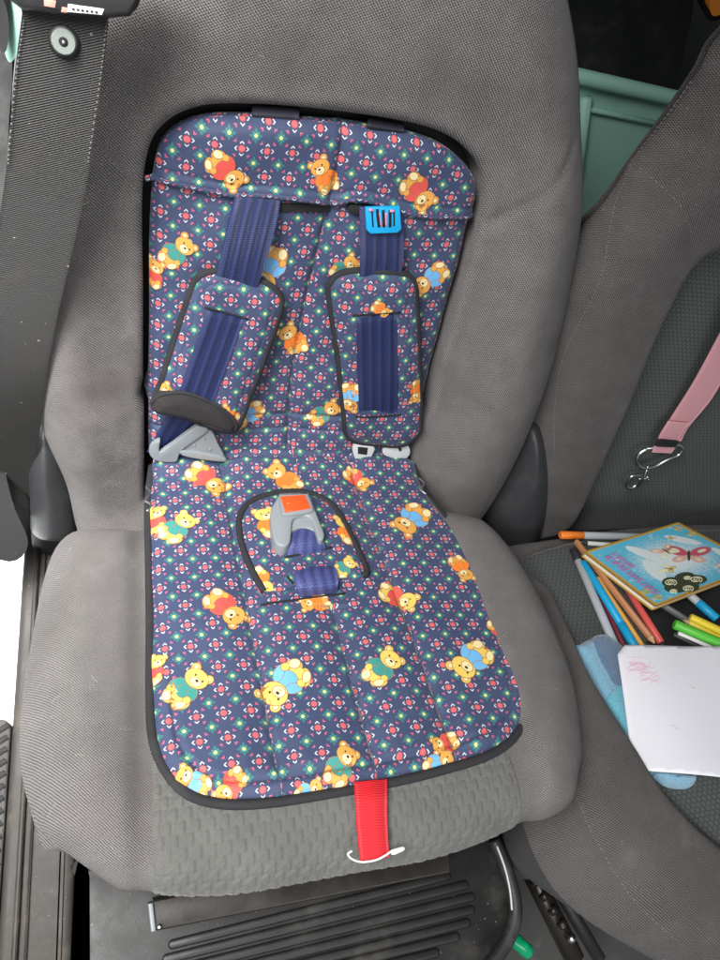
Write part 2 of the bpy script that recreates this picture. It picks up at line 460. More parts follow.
GREYP = plastic('grey_moulded_plastic', (.21, .235, .25), .38, dirt_amt=.1, bmp=.15)
LGREYP = plastic('pale_grey_plastic', (.52, .54, .54), .35, dirt_amt=.1, bmp=.15)
SILL = plastic('dusty_sill_plastic', (.040, .036, .032), .6, dirt=(.13, .11, .085), dirt_amt=.7)
RUBBER = plastic('ribbed_rubber', (.055, .054, .052), .7, dirt_amt=.4)
EDGE = plastic('black_edge_binding', (.020, .020, .023), .8, grain=2500, dirt_amt=.1, bmp=.8)
FELT = plastic('black_felt', (.022, .02, .021), .95, grain=2500, dirt=(.12, .1, .1), dirt_amt=.2, bmp=1.)
VOID, _, _ = material('dark_recess', .8, (.006, .006, .007))
ORANGE, _, _ = material('orange_button', .28, (.85, .085, .015))
METAL, _, _ = material('steel', .28, (.62, .64, .63), 1.0)
DMETAL = plastic('dark_coated_metal', (.018, .014, .011), .32, dirt=(.10, .07, .05), dirt_amt=.35)
CYAN = plastic('cyan_plastic', (.008, .36, .72), .35, dirt_amt=.05, bmp=.1)
WHITE, _, _ = material('white_plastic', .45, (.72, .72, .70))
def plain(name, c, r=.5, **k): return material(name, r, c, **k)[0]
THREAD = plain('pale_thread', (.165, .155, .15), .9)
NTHREAD = plain('navy_thread', (.03, .035, .09), .9)

# ================================================================== the setting: floor, sill, rear
def px_outline(F, pts, h=0., start=(0, .15), n=8, closed=True): return smooth(loc(F, pts, h, start), closed, n)
FL = frame_flat(0.)
def slab(name, x0, x1, y0, y1, z0, z1, mat, parent=None, bev=.004, **kw):
    r_ = .012 if min(x1-x0, y1-y0) > .04 else .003
    pts = []
    for cx, cy, a0 in ((x1-r_, y1-r_, 0), (x0+r_, y1-r_, 90), (x0+r_, y0+r_, 180), (x1-r_, y0+r_, 270)):
        for k in range(4):
            a = math.radians(a0+30*k); pts.append((cx+r_*math.cos(a), cy+r_*math.sin(a)))
    return prism(name, frame_flat(0.), pts, z0, z1, mat, parent, bev, **kw)
slab('vehicle_floor', -.31, 1.6, -1.3, 1.3, -.345, -.33, RUBBER, kind='structure')
slab('cab_roof', -.27, 1.7, -.75, 1.3, .98, 1.02, plain('roof_lining', (.30, .30, .29), .9), kind='structure')  # out of view; put in for the shade it throws towards the right
slab('pavement', -2.2, -.20, -1.6, 1.6, -.62, -.60, plain('pale_pavement', (.80, .82, .82), .8), kind='structure')
slab('rear_wall', -.5, 2.2, 1.28, 1.3, -.33, 1.2, plain('dark_cabin_wall', (.010, .012, .012), .6), kind='structure')
sill = slab('door_sill', -.332, -.262, -1.3, 1.2, -.36, -.20, SILL, kind='structure', bev=.008)
for x0, w, z in ((-.318, .006, .008), (-.308, .004, .004), (-.276, .005, .003)):
    slab('sill_rib', x0, x0+w, -1.25, .2, -.205, -.20+z, SILL, sill, bev=.004)
# ribbed rubber tread on the outer sill
tread = slab('sill_tread', -.60, -.333, -1.2, -.232, -.23, -.203, RUBBER, sill, bev=.003)
tread.data.name = 'sill_tread'
rib_me = None
for k in range(46):
    y = -.80+k*.0125
    if rib_me is None:
        o = tube('tread_rib', [(-.595, y-.10, -.203), (-.47, y-.02, -.203), (-.336, y+.06, -.203)], .0034, RUBBER, tread, seg=6); rib_me = o; y_first = y
    elif y+.06 < -.24:
        o = rib_me.copy(); COL.objects.link(o); o.parent = tread; o.location = (0, y-y_first, 0)
slab('sill_strip', -.258, -.222, -1.2, .1, -.30, -.185, plastic('rusty_strip', (.14, .14, .14), .5, dirt=(.20, .10, .04), dirt_amt=.6), sill, bev=.002)

# ================================================================== the seat with the built-in child seat
seat = thing('car_seat', 'grey cloth car seat in front, its backrest opened for the bear-print child insert', 'seat', (-.03, -.1, -.33))

hole_px = [(143, 460), (143, 380), (143, 290), (142, 210), (146, 160), (160, 128), (195, 108), (250, 105), (340, 112), (415, 124), (455, 140), (480, 165), (486, 192), (478, 235), (462, 290), (448, 340), (434, 390), (424, 430), (414, 462)]
hole = smooth(loc(FB, hole_px, .004), True, 6)
hole = np.vstack([hole[hole[:, 1] > .0], ])
hole[:, 0] = np.where(hole[:, 1] < .06, np.clip(hole[:, 0], -.187, .122), hole[:, 0])
hole = hole[np.argsort(-np.arctan2(hole[:, 0]+.03, hole[:, 1]-.12))]
bot = np.array([(.122, -.02), (.122, -.07), (-.187, -.07), (-.187, -.02)])
top_part = hole[np.argsort(np.arctan2(hole[:, 1]-.05, hole[:, 0]+.03) % (2*math.pi))]
ang = np.arctan2(top_part[:, 1]-.05, top_part[:, 0]+.03)
top_part = top_part[np.argsort((ang+math.pi/2) % (2*math.pi))]
hole = np.vstack([top_part[(top_part[:, 1] > .012)], [(-.187, -.02), (-.187, -.07), (.122, -.07), (.122, -.02)]])

back_px = [(545, -90), (572, -20), (586, 60), (589, 140), (586, 220), (573, 300), (553, 380), (528, 445), (500, 498), (470, 540), (440, 590), (300, 620), (110, 600),
           (80, 545), (66, 490), (44, 442), (24, 385), (10, 300), (4, 200), (12, 100), (34, 0), (60, -70), (150, -130), (300, -150), (450, -140)]
back_out = px_outline(FB, back_px, -.006, (0, .2), 6)
BACK_SEAMS = [smooth(loc(FB, [(487, 236), (520, 216), (552, 192), (573, 168), (584, 152)], .025), False, 5), smooth(loc(FB, [(70, 112), (88, 138), (110, 160), (128, 182), (138, 196)], .012), False, 5)]
def back_H(x, v, d, dh):
    lip = .007*np.sqrt(np.clip(1-(1-np.clip(dh/.008, 0, 1))**2, 0, 1))
    side = np.clip((np.abs(x+.03)-.12)/.09, 0, 1)
    low = np.where(v < .30, 1., 1-.6*sstep((v-.30)/.12))
    bul = (.010+.022*side*low)*sstep(dh/.085)
    bul = bul + .006*sstep((v-.36)/.06)
    wave = .0015*np.sin(x*31+1)*np.sin(v*23)
    P_ = np.stack([x, v], -1)
    for ln in BACK_SEAMS: wave = wave-.0034*np.exp(-(seg_near(P_, ln, False)[1]/.0042)**2)
    return lip+bul+wave-.055*np.clip(1-d/.085, 0, 1)**2.4
SB = Sheet(FB, back_out, back_H, .0045, base=-.13, holes=[hole], tuck=.03, rings=6)
backrest = SB.build('backrest', CLOTH, seat)
rec = Sheet(FB, hole+np.sign(hole-[-.03, .1])*.004, lambda x, v, d, dh: -.04+0*x, .012, thick=.01); rec.build('recess_liner', VOID, seat)
def stitches(name, sheet, pts, parent, mat=THREAD, step=.0042, ln=.0026, w=.0006, off=.0004):
    """a row of stitches lying on the surface of a sheet, along a line of local points"""
    P = smooth(pts, False, 30); L = np.concatenate([[0], np.cumsum(np.hypot(*np.diff(P, axis=0).T))])
    n = int(L[-1]/step); s0 = np.arange(n)*step; g = []
    f = lambda s: np.stack([np.interp(s, L, P[:, 0]), np.interp(s, L, P[:, 1])], -1)
    ts = np.linspace(0, ln, 4)
    q = f((s0[:, None]+ts[None]).ravel()); W = sheet.surf(q, off).reshape(n, 4, 3)
    for i in range(n): g.append(tube_geo(W[i], [w*.5, w, w, w*.5], 5))
    V, Fc, U, M = join_geo(g); return mesh_obj(name, V, Fc, mat, parent, uv=U)
stitches('seam_stitching', SB, loc(FB, [(487, 236), (520, 216), (552, 192), (573, 168), (584, 152)], .025), backrest)
stitches('seam_stitching', SB, loc(FB, [(88, 138), (110, 160), (128, 182), (138, 196)], .012), backrest)
# crease line of the left cover panel
# ---- cushion
cush_px_l = [(84, 520), (58, 540), (43, 572), (31, 630), (21, 690), (18, 745), (26, 795), (50, 838), (92, 872)]
cush_px_r = [(566, 808), (580, 770), (584, 725), (580, 682), (564, 636), (540, 586), (514, 549), (484, 524), (455, 500)]
cush_px_l = [(128, 527), (80, 531)]+cush_px_l[1:]; cush_px_r = cush_px_r[:-1]+[(458, 516)]
cl = loc(FS, cush_px_l, -.030); cr = loc(FS, cush_px_r, -.030)
cush_out = smooth(np.vstack([[(-.165, -.02), (-.174, .05)], cl, [(-.195, .464), (-.14, .480), (-.08, .484), (-.03, .484), (.04, .480), (.105, .466)], cr, [(.112, .05), (.10, -.02), (-.05, -.025)]]), True, 7)
def cush_H(x, s, d, dh):
    side = sstep((np.abs(x+.032)-.155)/.02)
    return -.0085+.004*side+.012*side*np.sin(np.clip((np.abs(x+.032)-.155)/.10, 0, 1)*math.pi)**.8+.0015*np.sin(x*37)*np.sin(s*29+1)\
        - .038*np.clip(1-d/.055, 0, 1)**2.2 - .045*sstep((.035-s)/.03)*sstep((.16-np.abs(x+.03))/.02)
SC = Sheet(FS, cush_out, cush_H, .0045, base=-.085, tuck=.03, rings=6)
cushion = SC.build('seat_cushion', CLOTH_S, seat)
# embossed front panel
def cell(x, s):
    cw, chh = .0108, .0098
    row = np.floor(s/chh); fy = s/chh-row; fx = (x/cw+row*.47) % 1.0
    ramp = .25+.75*fx
    diag = np.where(fx+.9*fy > .78, 1., .62+.2*fx)
    step = 1-sstep((fx-.80)/.07)*(1-sstep((fx-.955)/.045))
    grv = sstep(fy/.10)*sstep((1-fy)/.10)
    rid = np.exp(-((fx+.9*fy-.75)/.07)**2)*.75+np.exp(-((fx-.9*fy+.1)/.06)**2)*.3
    return (ramp*diag*step+rid)*(.35+.65*grv)
def pan_H(x, s, d, dh):
    dc = seg_near(np.stack([x, s], -1), cush_out)[1]
    return cush_H(x, s, dc, dh)+.0006+.0019*cell(x, s)*np.clip(d/.002, 0, 1)-.003*np.clip(1-d/.004, 0, 1)
pan_out = np.array([(-.1865, .30), (.105, .30), (.112, .36), (.116, .40), (.116, .44), (.105, .461), (.04, .476), (-.03, .480), (-.08, .480), (-.14, .476), (-.1865, .466)])
pan_out = np.vstack([smooth(np.vstack([pan_out[:1], pan_out[1:2]]), False, 4)[:-1], smooth(pan_out[1:], False, 6)])
SP = Sheet(FS, pan_out, pan_H, .00125, thick=.003)
SP.build('embossed_front_panel', RELIEF, cushion)
stitches('seam_stitching', SC, [(.1085, .31), (.1165, .37), (.1205, .41), (.1195, .435)], cushion, step=.005, w=.0005)
# ---- hinge covers either side of the fold
def dome(name, F, pts, h, bulge, R, mat, parent, base, start=(0, .1), n=6, res=.003, p=2.2, **kw):
    o = px_outline(F, pts, h, start, n)
    H = lambda x, v, d, dh: h+bulge*(1-np.clip(1-d/R, 0, 1)**p)
    S1 = Sheet(F, o, H, res, base=base); return S1, S1.build(name, mat, parent, **kw)
FH = frame_back((0, -.02, 0))
dome('hinge_cover', FH, [(484, 512), (505, 465), (522, 432), (536, 424), (546, 440), (551, 470), (549, 505), (538, 538), (520, 560), (498, 556)], -.035, .035, .045, HINGE, seat, -.12, label='dark plastic hinge cover on the side away from the door')
dome('hinge_cover', FB, [(44, 436), (34, 450), (29, 470), (30, 500), (34, 535), (72, 537), (72, 505), (66, 480), (58, 455)], -.03, .022, .03, HINGE, seat, -.10, label='dark plastic hinge cover on the door side')
dome('hinge_bracket', FB, [(34, 520), (76, 520), (80, 560), (70, 600), (44, 600), (36, 570)], -.055, .01, .02, BLACKP, seat, -.10)
# ---- what carries the cushion: base frame with its dark metal rail
slab('seat_base', -.165, .10, -.40, -.03, -.30, -.055, BLACKP, seat, bev=.01)

# ================================================================== printed bears
BEAR = dict(fur=plain('bear_fur_print', (.64, .31, .06), .6), furl=plain('bear_fur_yellow_print', (.66, .47, .10), .6), line=plain('bear_line_print', (.30, .12, .035), .7), pale=plain('bear_pale_print', (.72, .60, .32), .6), dark=plain('bear_eye_print', (.02, .012, .01), .6),
            red=plain('bear_red_print', (.62, .07, .06), .6), teal=plain('bear_teal_print', (.035, .23, .20), .6), blue=plain('bear_blue_print', (.13, .38, .66), .6), orange=plain('bear_orange_print', (.82, .19, .025), .6))
def ell(cx, cy, rx, ry, rot=0, n=18):
    a = np.linspace(0, 2*math.pi, n, endpoint=False); x, y = rx*np.cos(a), ry*np.sin(a); c, s = math.cos(rot), math.sin(rot)
    return np.stack([cx+c*x-s*y, cy+s*x+c*y], -1)
def bear(sheet, parent, head, legs, shirt='red', flip=1, h=0., yellow=False, off0=.0004, start=(0, .15), only=None):
    a, b = loc(sheet.F, [head, legs], h, start); mid_ = (a+b)/2; a, b = mid_+(a-mid_)*.86, mid_+(b-mid_)*.86; ax = a-b; L = np.hypot(*ax); ax /= L; sd = np.array([ax[1], -ax[0]])*flip
    if sheet.F is not FB and sheet.F(0, 0, 0) is not None and np.dot(np.cross(sheet.F(1e-3, 0, 0)-sheet.F(0, 0, 0), sheet.F(0, 1e-3, 0)-sheet.F(0, 0, 0)), sheet.F(0, 0, 1)-sheet.F(0, 0, 0)) < 0: sd = -sd
    fur = 'furl' if yellow else 'fur'
    shp = [(ell(-.30, 1.30, .15, .15), fur, 1), (ell(.34, 1.26, .15, .15), fur, 1), (ell(-.30, 1.30, .08, .08), 'pale', 2), (ell(.34, 1.26, .08, .08), 'pale', 2),
           (ell(.30, .0, .20, .30, -.7), fur, 0), (ell(-.18, -.02, .24, .27, .4), fur, 0), (ell(.05, .1, .40, .26), fur, 1),
           (ell(0, .48, .37, .34), shirt, 2), (ell(.33, .50, .16, .26, .5), shirt, 3), (ell(-.33, .46, .15, .28, -.5), shirt, 3),
           (ell(.36, .22, .12, .12), fur, 4), (ell(-.34, .18, .12, .13), fur, 4),
           (ell(.33, -.06, .12, .19, -.6), 'pale', 4), (ell(-.22, -.10, .15, .18, .3), 'pale', 4),
           (ell(.02, 1.0, .42, .34), fur, 4), (ell(.08, .88, .20, .16), 'pale', 5), (ell(.09, .94, .065, .045), 'dark', 6), (ell(-.10, 1.07, .035, .04), 'dark', 6), (ell(.24, 1.06, .035, .04), 'dark', 6),
           (ell(.09, .82, .06, .012), 'line', 6)]
    keys = ['line', fur, 'pale', 'dark', shirt]; g = []
    for poly, col, lay in shp:
        if only == 'head' and poly[:, 1].mean() < .7: continue
        todo = [(poly, col, lay+.5)]
        if col not in ('dark', 'line'):
            c = poly.mean(0); q = poly-c; q = q*(1+.022/np.maximum(np.hypot(*q.T), .05))[:, None]; todo.insert(0, (q+c, 'line', lay))
        for q, k, ly in todo:
            n = len(q); rings = [q, (q-q.mean(0))*.66+q.mean(0), (q-q.mean(0))*.33+q.mean(0), q.mean(0)[None]]
            W = np.vstack(rings); X = b+L*(W[:, :1]*sd+W[:, 1:]*ax)
            ok = inside(X, sheet.out)
            if not ok.any(): continue
            if not ok.all(): X[~ok] = seg_near(X[~ok], sheet.out)[0]
            V = sheet.surf(X, off0+.00013*ly)
            Fc = [(i, (i+1) % n, n+(i+1) % n, n+i) for i in range(n)]+[(n+i, n+(i+1) % n, 2*n+(i+1) % n, 2*n+i) for i in range(n)]+[(2*n+i, 2*n+(i+1) % n, 3*n) for i in range(n)]
            g.append((V, Fc, X, keys.index(k)))
    V, Fc, U, M = join_geo(g)
    return mesh_obj('printed_bear', V, Fc, [BEAR[k] for k in keys], parent, uv=U, fmat=M)

# ================================================================== child seat insert
kid = thing('child_seat_insert', 'navy padded child seat insert printed with teddy bears and red flowers, harness attached', 'child seat', (-.03, -.1, -.01))
HB0, HS0 = 0., 0.
# back pad
bp = hole.copy(); c0 = np.array([-.032, .16])
near_in = bp+(c0-bp)/np.linalg.norm(c0-bp, axis=1)[:, None]*(.0058+.004*sstep((bp[:, 1]-.2)/.1))[:, None]
bp_out = near_in[near_in[:, 1] > .0]; bp_out = np.vstack([bp_out, [(-.182, .004), (-.178, -.012), (-.03, -.014), (.112, -.012), (.118, .004)]])
def bpad_H(x, v, d, dh):
    z = x+.029+.006*np.sin(v*14)
    q = -.0035*np.exp(-(z/.0028)**2)
    pan = .006*np.sqrt(np.clip(np.abs(np.sin(np.clip(np.abs(z)/.15, 0, 1)*math.pi)), 0, 1))
    wr = .0011*np.sin(x*46+v*30)*np.sin(v*38+x*11)+.0009*np.sin(v*85-x*50)*sstep(np.abs(z)/.03)
    fold = -.003*np.exp(-((v-.052)/.0022)**2)-.0025*np.exp(-((v-.034)/.002)**2)+.006*sstep((.05-v)/.05)
    return -.004+q+pan+wr+fold-.008*np.clip(1-d/.012, 0, 1)**2
def back_uv(P):
    r_ = P[:, 0] > -.029-.006*np.sin(P[:, 1]*14); ang = np.where(r_, -.03, .02); x, y = P[:, 0], P[:, 1]-.15
    return np.stack([x*np.cos(ang)-y*np.sin(ang)+np.where(r_, .007, 0), x*np.sin(ang)+y*np.cos(ang)+np.where(r_, .004, 0)], -1)
SBP = Sheet(FB, bp_out, bpad_H, .0016, thick=.007, uvfn=back_uv)
back_pad = SBP.build('back_pad', PRINT, kid)
# flap over the head end of the back pad
flap_low = loc(FB, [(146, 182), (170, 184), (200, 190), (232, 196), (258, 196), (285, 198), (312, 202), (333, 206), (350, 201), (370, 202), (398, 211), (430, 217), (452, 218), (474, 220)], .004)
up_edge = near_in[near_in[:, 1] > .255]
up_edge = up_edge[np.argsort(up_edge[:, 0])]
def order_arc(P, c): a = np.arctan2(P[:, 1]-c[1], P[:, 0]-c[0]); return P[np.argsort(a)]
arc = order_arc(near_in[near_in[:, 1] > .265], (-.03, .22))
flap_line = smooth(flap_low, False, 6)
fl_keep = arc[arc[:, 1] > np.interp(arc[:, 0], flap_line[:, 0], flap_line[:, 1])+.004]
flap_out = np.vstack([flap_line, fl_keep])
def flap_H(x, v, d, dh):
    fy = v-np.interp(x, flap_line[:, 0], flap_line[:, 1])
    return bpad_H(x, v, seg_near(np.stack([x, v], -1), bp_out)[1], dh)+.0045+.0018*np.exp(-((fy-.004)/.004)**2)-.0014*np.exp(-((fy-.0095)/.0012)**2)+.004*sstep(fy/.05)+.0012*np.sin(x*30+2)*np.exp(-fy/.03)
SF = Sheet(FB, flap_out, flap_H, .0016, thick=.0035)
flap = SF.build('head_flap', PRINT, kid)
tube('flap_hem', SF.surf(flap_line+[0, .0014], -.0010), .0026, PRINT, flap, seg=8)
def slot(name, sheet, p0, p1, w, parent, h=.004, off=.0056):
    a, b = loc(sheet.F, [p0, p1], h); t = (b-a)/np.hypot(*(b-a)); n = np.array([-t[1], t[0]]); pts = []
    for c, a0 in ((b, -90), (a, 90)):
        for k in range(7):
            an = math.radians(a0+30*k); pts.append(c+w*(math.cos(an)*t+math.sin(an)*n))
    pts = np.array(pts)
    def Fo(x, v, hh): q = np.stack([np.ravel(x), np.ravel(v)], -1); return sheet.surf(q, np.ravel(np.broadcast_to(hh, np.shape(x))))if np.ndim(x) else sheet.surf(q, float(hh))[0]
    return prism(name, Fo, pts, -.002, off, VOID, parent, bev=.0003)
slot('strap_slot', SBP, (245, 206), (327, 210), .0040, back_pad); slot('strap_slot', SBP, (352, 209), (395, 215), .0040, back_pad)
for hd, lg, col, fl in (((236, 181), (214, 158), 'red', 1), ((320, 166), (332, 190), 'orange', -1), ((426, 202), (409, 180), 'red', 1)):
    bear(SF, flap, hd, lg, col, fl, .008)
for hd, lg, col, fl in (((186, 245), (166, 262), 'teal', 1), ((263, 284), (277, 254), 'blue', 1), ((421, 287), (444, 271), 'blue', 1), ((352, 262), (335, 276), 'teal', 1),
                        ((288, 333), (301, 352), 'orange', -1), ((333, 408), (313, 420), 'teal', 1), ((238, 421), (259, 408), 'blue', -1), ((155, 268), (150, 288), 'red', 1)):
    bear(SBP, back_pad, hd, lg, col, fl, .003)
# seat pad
sp_px = [(152, 462), (148, 500), (149, 560), (150, 620), (150, 690), (153, 735), (166, 768), (190, 792), (225, 802), (270, 801), (330, 792), (400, 779), (450, 766), (492, 752), (518, 732), (530, 706), (527, 680), (512, 640), (494, 595), (476, 555), (452, 520), (428, 490), (414, 462)]
sp_out = np.vstack([smooth(loc(FS, sp_px, 0.), False, 6), [(.11, .0), (.03, -.006), (-.09, -.006), (-.175, .0)]])
SEAMS = [(-.107, -.089), (-.024, -.010), (.041, .062)]
def spad_H(x, s, d, dh):
    out = 0*x; t = np.clip(s/.37, 0, 1); inn = sstep((.368-s)/.006)
    pos = [a+(b-a)*t for a, b in SEAMS]; e = [-.19+0*t]+pos+[.155+0*t]
    near = np.min([np.abs(x-p) for p in pos], axis=0)
    w1 = np.where(s > .215, 1., 0.)
    ds = [np.abs(x-pos[0]), np.abs(x-pos[1])+(1-w1)*.2, np.abs(x-pos[2])]; near = np.min(ds, 0)
    q = -.0032*np.exp(-(near/.0024)**2)*inn+.0038*sstep(near/.026)*inn
    wr = .0013*np.sin(s*48+x*20)*np.sin(x*33)+.0012*np.sin(s*150+x*60+2*np.sin(s*40))*np.exp(-near/.009)+.0010*np.sin(s*63-x*90)*np.exp(-d/.02)
    hem = -.0026*np.exp(-((d-.0175)/.0016)**2)*sstep((s-.26)/.05)
    fold = -.003*np.exp(-((s-.012)/.002)**2)+.010*sstep((.05-s)/.06)
    return -.003+q+wr+hem+fold-.008*np.clip(1-d/.013, 0, 1)**2
def seat_uv(P):
    t = np.clip(P[:, 1]/.37, 0, 1); idx = sum((P[:, 0] > a+(b-a)*t).astype(int) for a, b in SEAMS)
    ang = np.array([.035, -.02, .05, -.045])[idx]; du = np.array([.0, .006, -.004, .009])[idx]; dv = np.array([.0, -.005, .008, .003])[idx]
    x, y = P[:, 0], P[:, 1]-.2; return np.stack([x*np.cos(ang)-y*np.sin(ang)+du, x*np.sin(ang)+y*np.cos(ang)+dv], -1)
SSP = Sheet(FS, sp_out, spad_H, .0016, thick=.006, uvfn=seat_uv)
seat_pad = SSP.build('seat_pad', PRINT, kid)
edge_l = smooth(loc(FS, sp_px, 0.), False, 6)
tube('edge_binding', FS(edge_l[:, 0], edge_l[:, 1], -.0062), .0040, EDGE, seat_pad, seg=10, flat=.8, nref=(0, .3, .95))
for (a, b), s0 in zip(SEAMS, (.05, .225, .05)):
    s = np.linspace(s0, .362, 12); stitches('seam_stitching', SSP, np.stack([a+(b-a)*np.clip(s/.37, 0, 1)+.0012, s], -1), seat_pad, NTHREAD, .004, .0026, .00045, .0002)
for hd, lg, col, fl, yl in (((218, 486), (194, 471), 'red', 1, 0), ((275, 472), (296, 487), 'orange', -1, 0), ((365, 483), (348, 472), 'red', 1, 0), ((404, 528), (421, 511), 'blue', 1, 0), ((186, 521), (167, 538), 'teal', 1, 1),
                        ((236, 617), (213, 597), 'red', 1, 0), ((410, 600), (384, 589), 'red', 1, 1), ((391, 659), (371, 678), 'teal', 1, 1), ((461, 669), (482, 650), 'blue', -1, 1), ((198, 677), (172, 700), 'teal', 1, 1),
                        ((272, 694), (299, 670), 'blue', -1, 1), ((347, 754), (333, 779), 'teal', 1, 0), ((223, 793), (240, 774), 'red', -1, 0), ((450, 757), (430, 768), 'blue', 1, 0), ((438, 745), (456, 738), 'red', 1, 0),
                        ((182, 776), (205, 789), 'blue', 1, 0), ((306, 606), (326, 602), 'orange', 1, 0), ((156, 512), (153, 530), 'red', 1, 1), ((157, 660), (150, 680), 'red', 1, 1), ((507, 640), (494, 622), 'red', 1, 0), ((318, 785), (300, 795), 'blue', 1, 0), ((466, 577), (455, 560), 'orange', 1, 0)):
    bear(SSP, seat_pad, hd, lg, col, fl, .0, bool(yl))

# ---- harness
ANCHOR = plain('shaded_navy_tape', (.005, .006, .014), .7)  # strap colour taken near black for the shade inside the top notches
LGREYB = plastic('buckle_grey', (.24, .262, .275), .38, dirt_amt=.1, bmp=.15)
def band(name, F, lpx, rpx, h, thick, mat, parent, n=6, start=(0, .15), **kw):
    hh = np.broadcast_to(h, (len(lpx),))
    def line(pts):
        q = loc(F, pts, hh, start); W = F(q[:, 0], q[:, 1], hh)
        return smooth(W, False, n)
    return strip(name, line(lpx), line(rpx), thick, mat, parent, **kw)
sl = band('shoulder_strap', FB, [(234, 197), (228, 222), (220, 258), (210, 300), (196, 345), (178, 395), (160, 428), (147, 452)], [(281, 196), (277, 222), (267, 258), (250, 310), (232, 360), (214, 402), (198, 430), (186, 446)],
          [.006, .014, .019, .018, .016, .016, .013, .010], .0016, NAVY, kid, label='navy strap tucked under the slanting shoulder pad')
sr = band('shoulder_strap', FB, [(359, 206), (360, 235), (360, 262), (358, 300), (358, 350), (360, 415), (366, 440)], [(404, 211), (404, 238), (403, 262), (398, 300), (398, 350), (398, 415), (396, 440)],
          [.006, .013, .018, .018, .018, .018, .016], .0016, NAVY, kid, label='navy strap with the cyan adjuster clip')
def shoulder_pad(px, hfun, win, extra_label, bears):
    h0 = .021
    out = px_outline(FB, px, h0, (0, .15), 7)
    H = lambda x, v, d, dh: hfun(x, v)+.0065*(1-np.clip(1-d/.020, 0, 1)**2)+.0013*np.sin(x*75+v*20)*np.sin(v*62)-.0012*np.exp(-((d-.009)/.001)**2)+.0006*np.sin(v*210+x*90)*np.exp(-d/.010)
    S1 = Sheet(FB, out, H, .0014, thick=.008); p = S1.build('shoulder_pad', PRINT, kid, label=extra_label)
    tube('edge_binding', S1.surf(out, -.0025), .0040, EDGE, p, seg=10, closed=True, flat=.85, nref=NB)
    wl, wr = loc(FB, win[0], h0+.004), loc(FB, win[1], h0+.004)
    n = 14; t = np.linspace(0, 1, n)[:, None]; Lq = wl[0]*(1-t)+wl[1]*t; Rq = wr[0]*(1-t)+wr[1]*t
    of = .0011*np.sin(np.linspace(0, math.pi, n))+.0001; of[0] = of[-1] = -.001
    strip('window_webbing', S1.surf(Lq, of), S1.surf(Rq, of), .0014, NAVY, p, nseg=10)
    for e in (0, 1):
        a, b = wl[e], wr[e]; d_ = (b-a)*.09
        tube('window_slit', S1.surf(np.linspace(a-d_, b+d_, 14), .0002), .0011, VOID, p, seg=6)
    for hd, lg, col, fl, kw in bears: bear(S1, p, hd, lg, col, fl, h0+.004, **kw)
    return S1, p
SPL, pl = shoulder_pad([(189, 302), (198, 282), (212, 275), (232, 276), (262, 285), (278, 296), (281, 310), (268, 350), (250, 395), (236, 428), (215, 428), (185, 415), (158, 402), (164, 378), (178, 335)],
             lambda x, v: .017+.006*sstep((.2-v)/.15), [[(208, 309), (176, 398)], [(245, 319), (210, 408)]], 'shoulder pad hanging at a slant, its lower end folded up', [((167, 389), (150, 398), 'teal', 1, {}), ((222, 408), (234, 420), 'orange', 1, {})])
SPR, pr = shoulder_pad([(331, 300), (332, 286), (342, 277), (370, 274), (402, 276), (415, 286), (418, 320), (420, 370), (421, 420), (418, 437), (404, 446), (380, 447), (360, 445), (348, 436), (345, 410), (339, 355)],
             lambda x, v: .018+0*x, [[(356, 315), (359, 417)], [(397, 313), (398, 416)]], 'upright shoulder pad with a long window of webbing', [((349, 408), (353, 388), 'blue', 1, {}), ((417, 400), (420, 384), 'orange', 1, {}), ((386, 313), (375, 305), 'orange', 1, {})])
# folded lower end of the slanting pad: black felt backing turned outwards
fo = px_outline(FB, [(151, 410), (157, 400), (172, 396), (190, 397), (212, 406), (228, 416), (236, 426), (234, 433), (222, 433), (200, 426), (178, 420), (158, 417)], .036, (0, .1), 6)
SFo = Sheet(FB, fo, lambda x, v, d, dh: .030+.010*(1-np.clip(1-d/.010, 0, 1)**2), .0014, thick=.01)
fold = SFo.build('folded_backing', FELT, pl); tube('edge_binding', SFo.surf(smooth(fo[2:44], False, 1), .0005), .0022, EDGE, pl, seg=8)
# cyan strap adjuster
cq = loc(FB, [(365, 207), (366, 229), (370, 233), (397, 232), (401, 228), (399, 206)], .016)
clip = prism('adjuster_clip', FB, cq, .0145, .0185, CYAN, kid, bev=.0008)
PINK, _, _ = material('pink_mark', .5, (.75, .25, .38))
for xs, mt, w in (((372, 211), (373, 227), ), VOID, .0009), (((377, 209), (379, 227)), VOID, .0016), (((383, 210), (384, 227)), VOID, .0016), (((390, 210), (390, 227)), VOID, .0016), (((394, 211), (394, 226)), VOID, .0009), (((379, 213), (381, 227)), PINK, .0009), (((386, 213), (386, 227)), PINK, .0009):
    a, b = loc(FB, xs, .0185); tube('clip_slot', FB(*np.linspace(a, b, 6).T, .0185), w, mt, clip, seg=6, flat=.35, nref=NB)
for c in ((371, 210), (392, 211)):
    a = loc1(FB, c, .019); tube('clip_nub', FB(np.array([a[0]-.002, a[0]+.002]), a[1], .0192), .0012, PINK, clip, seg=6)
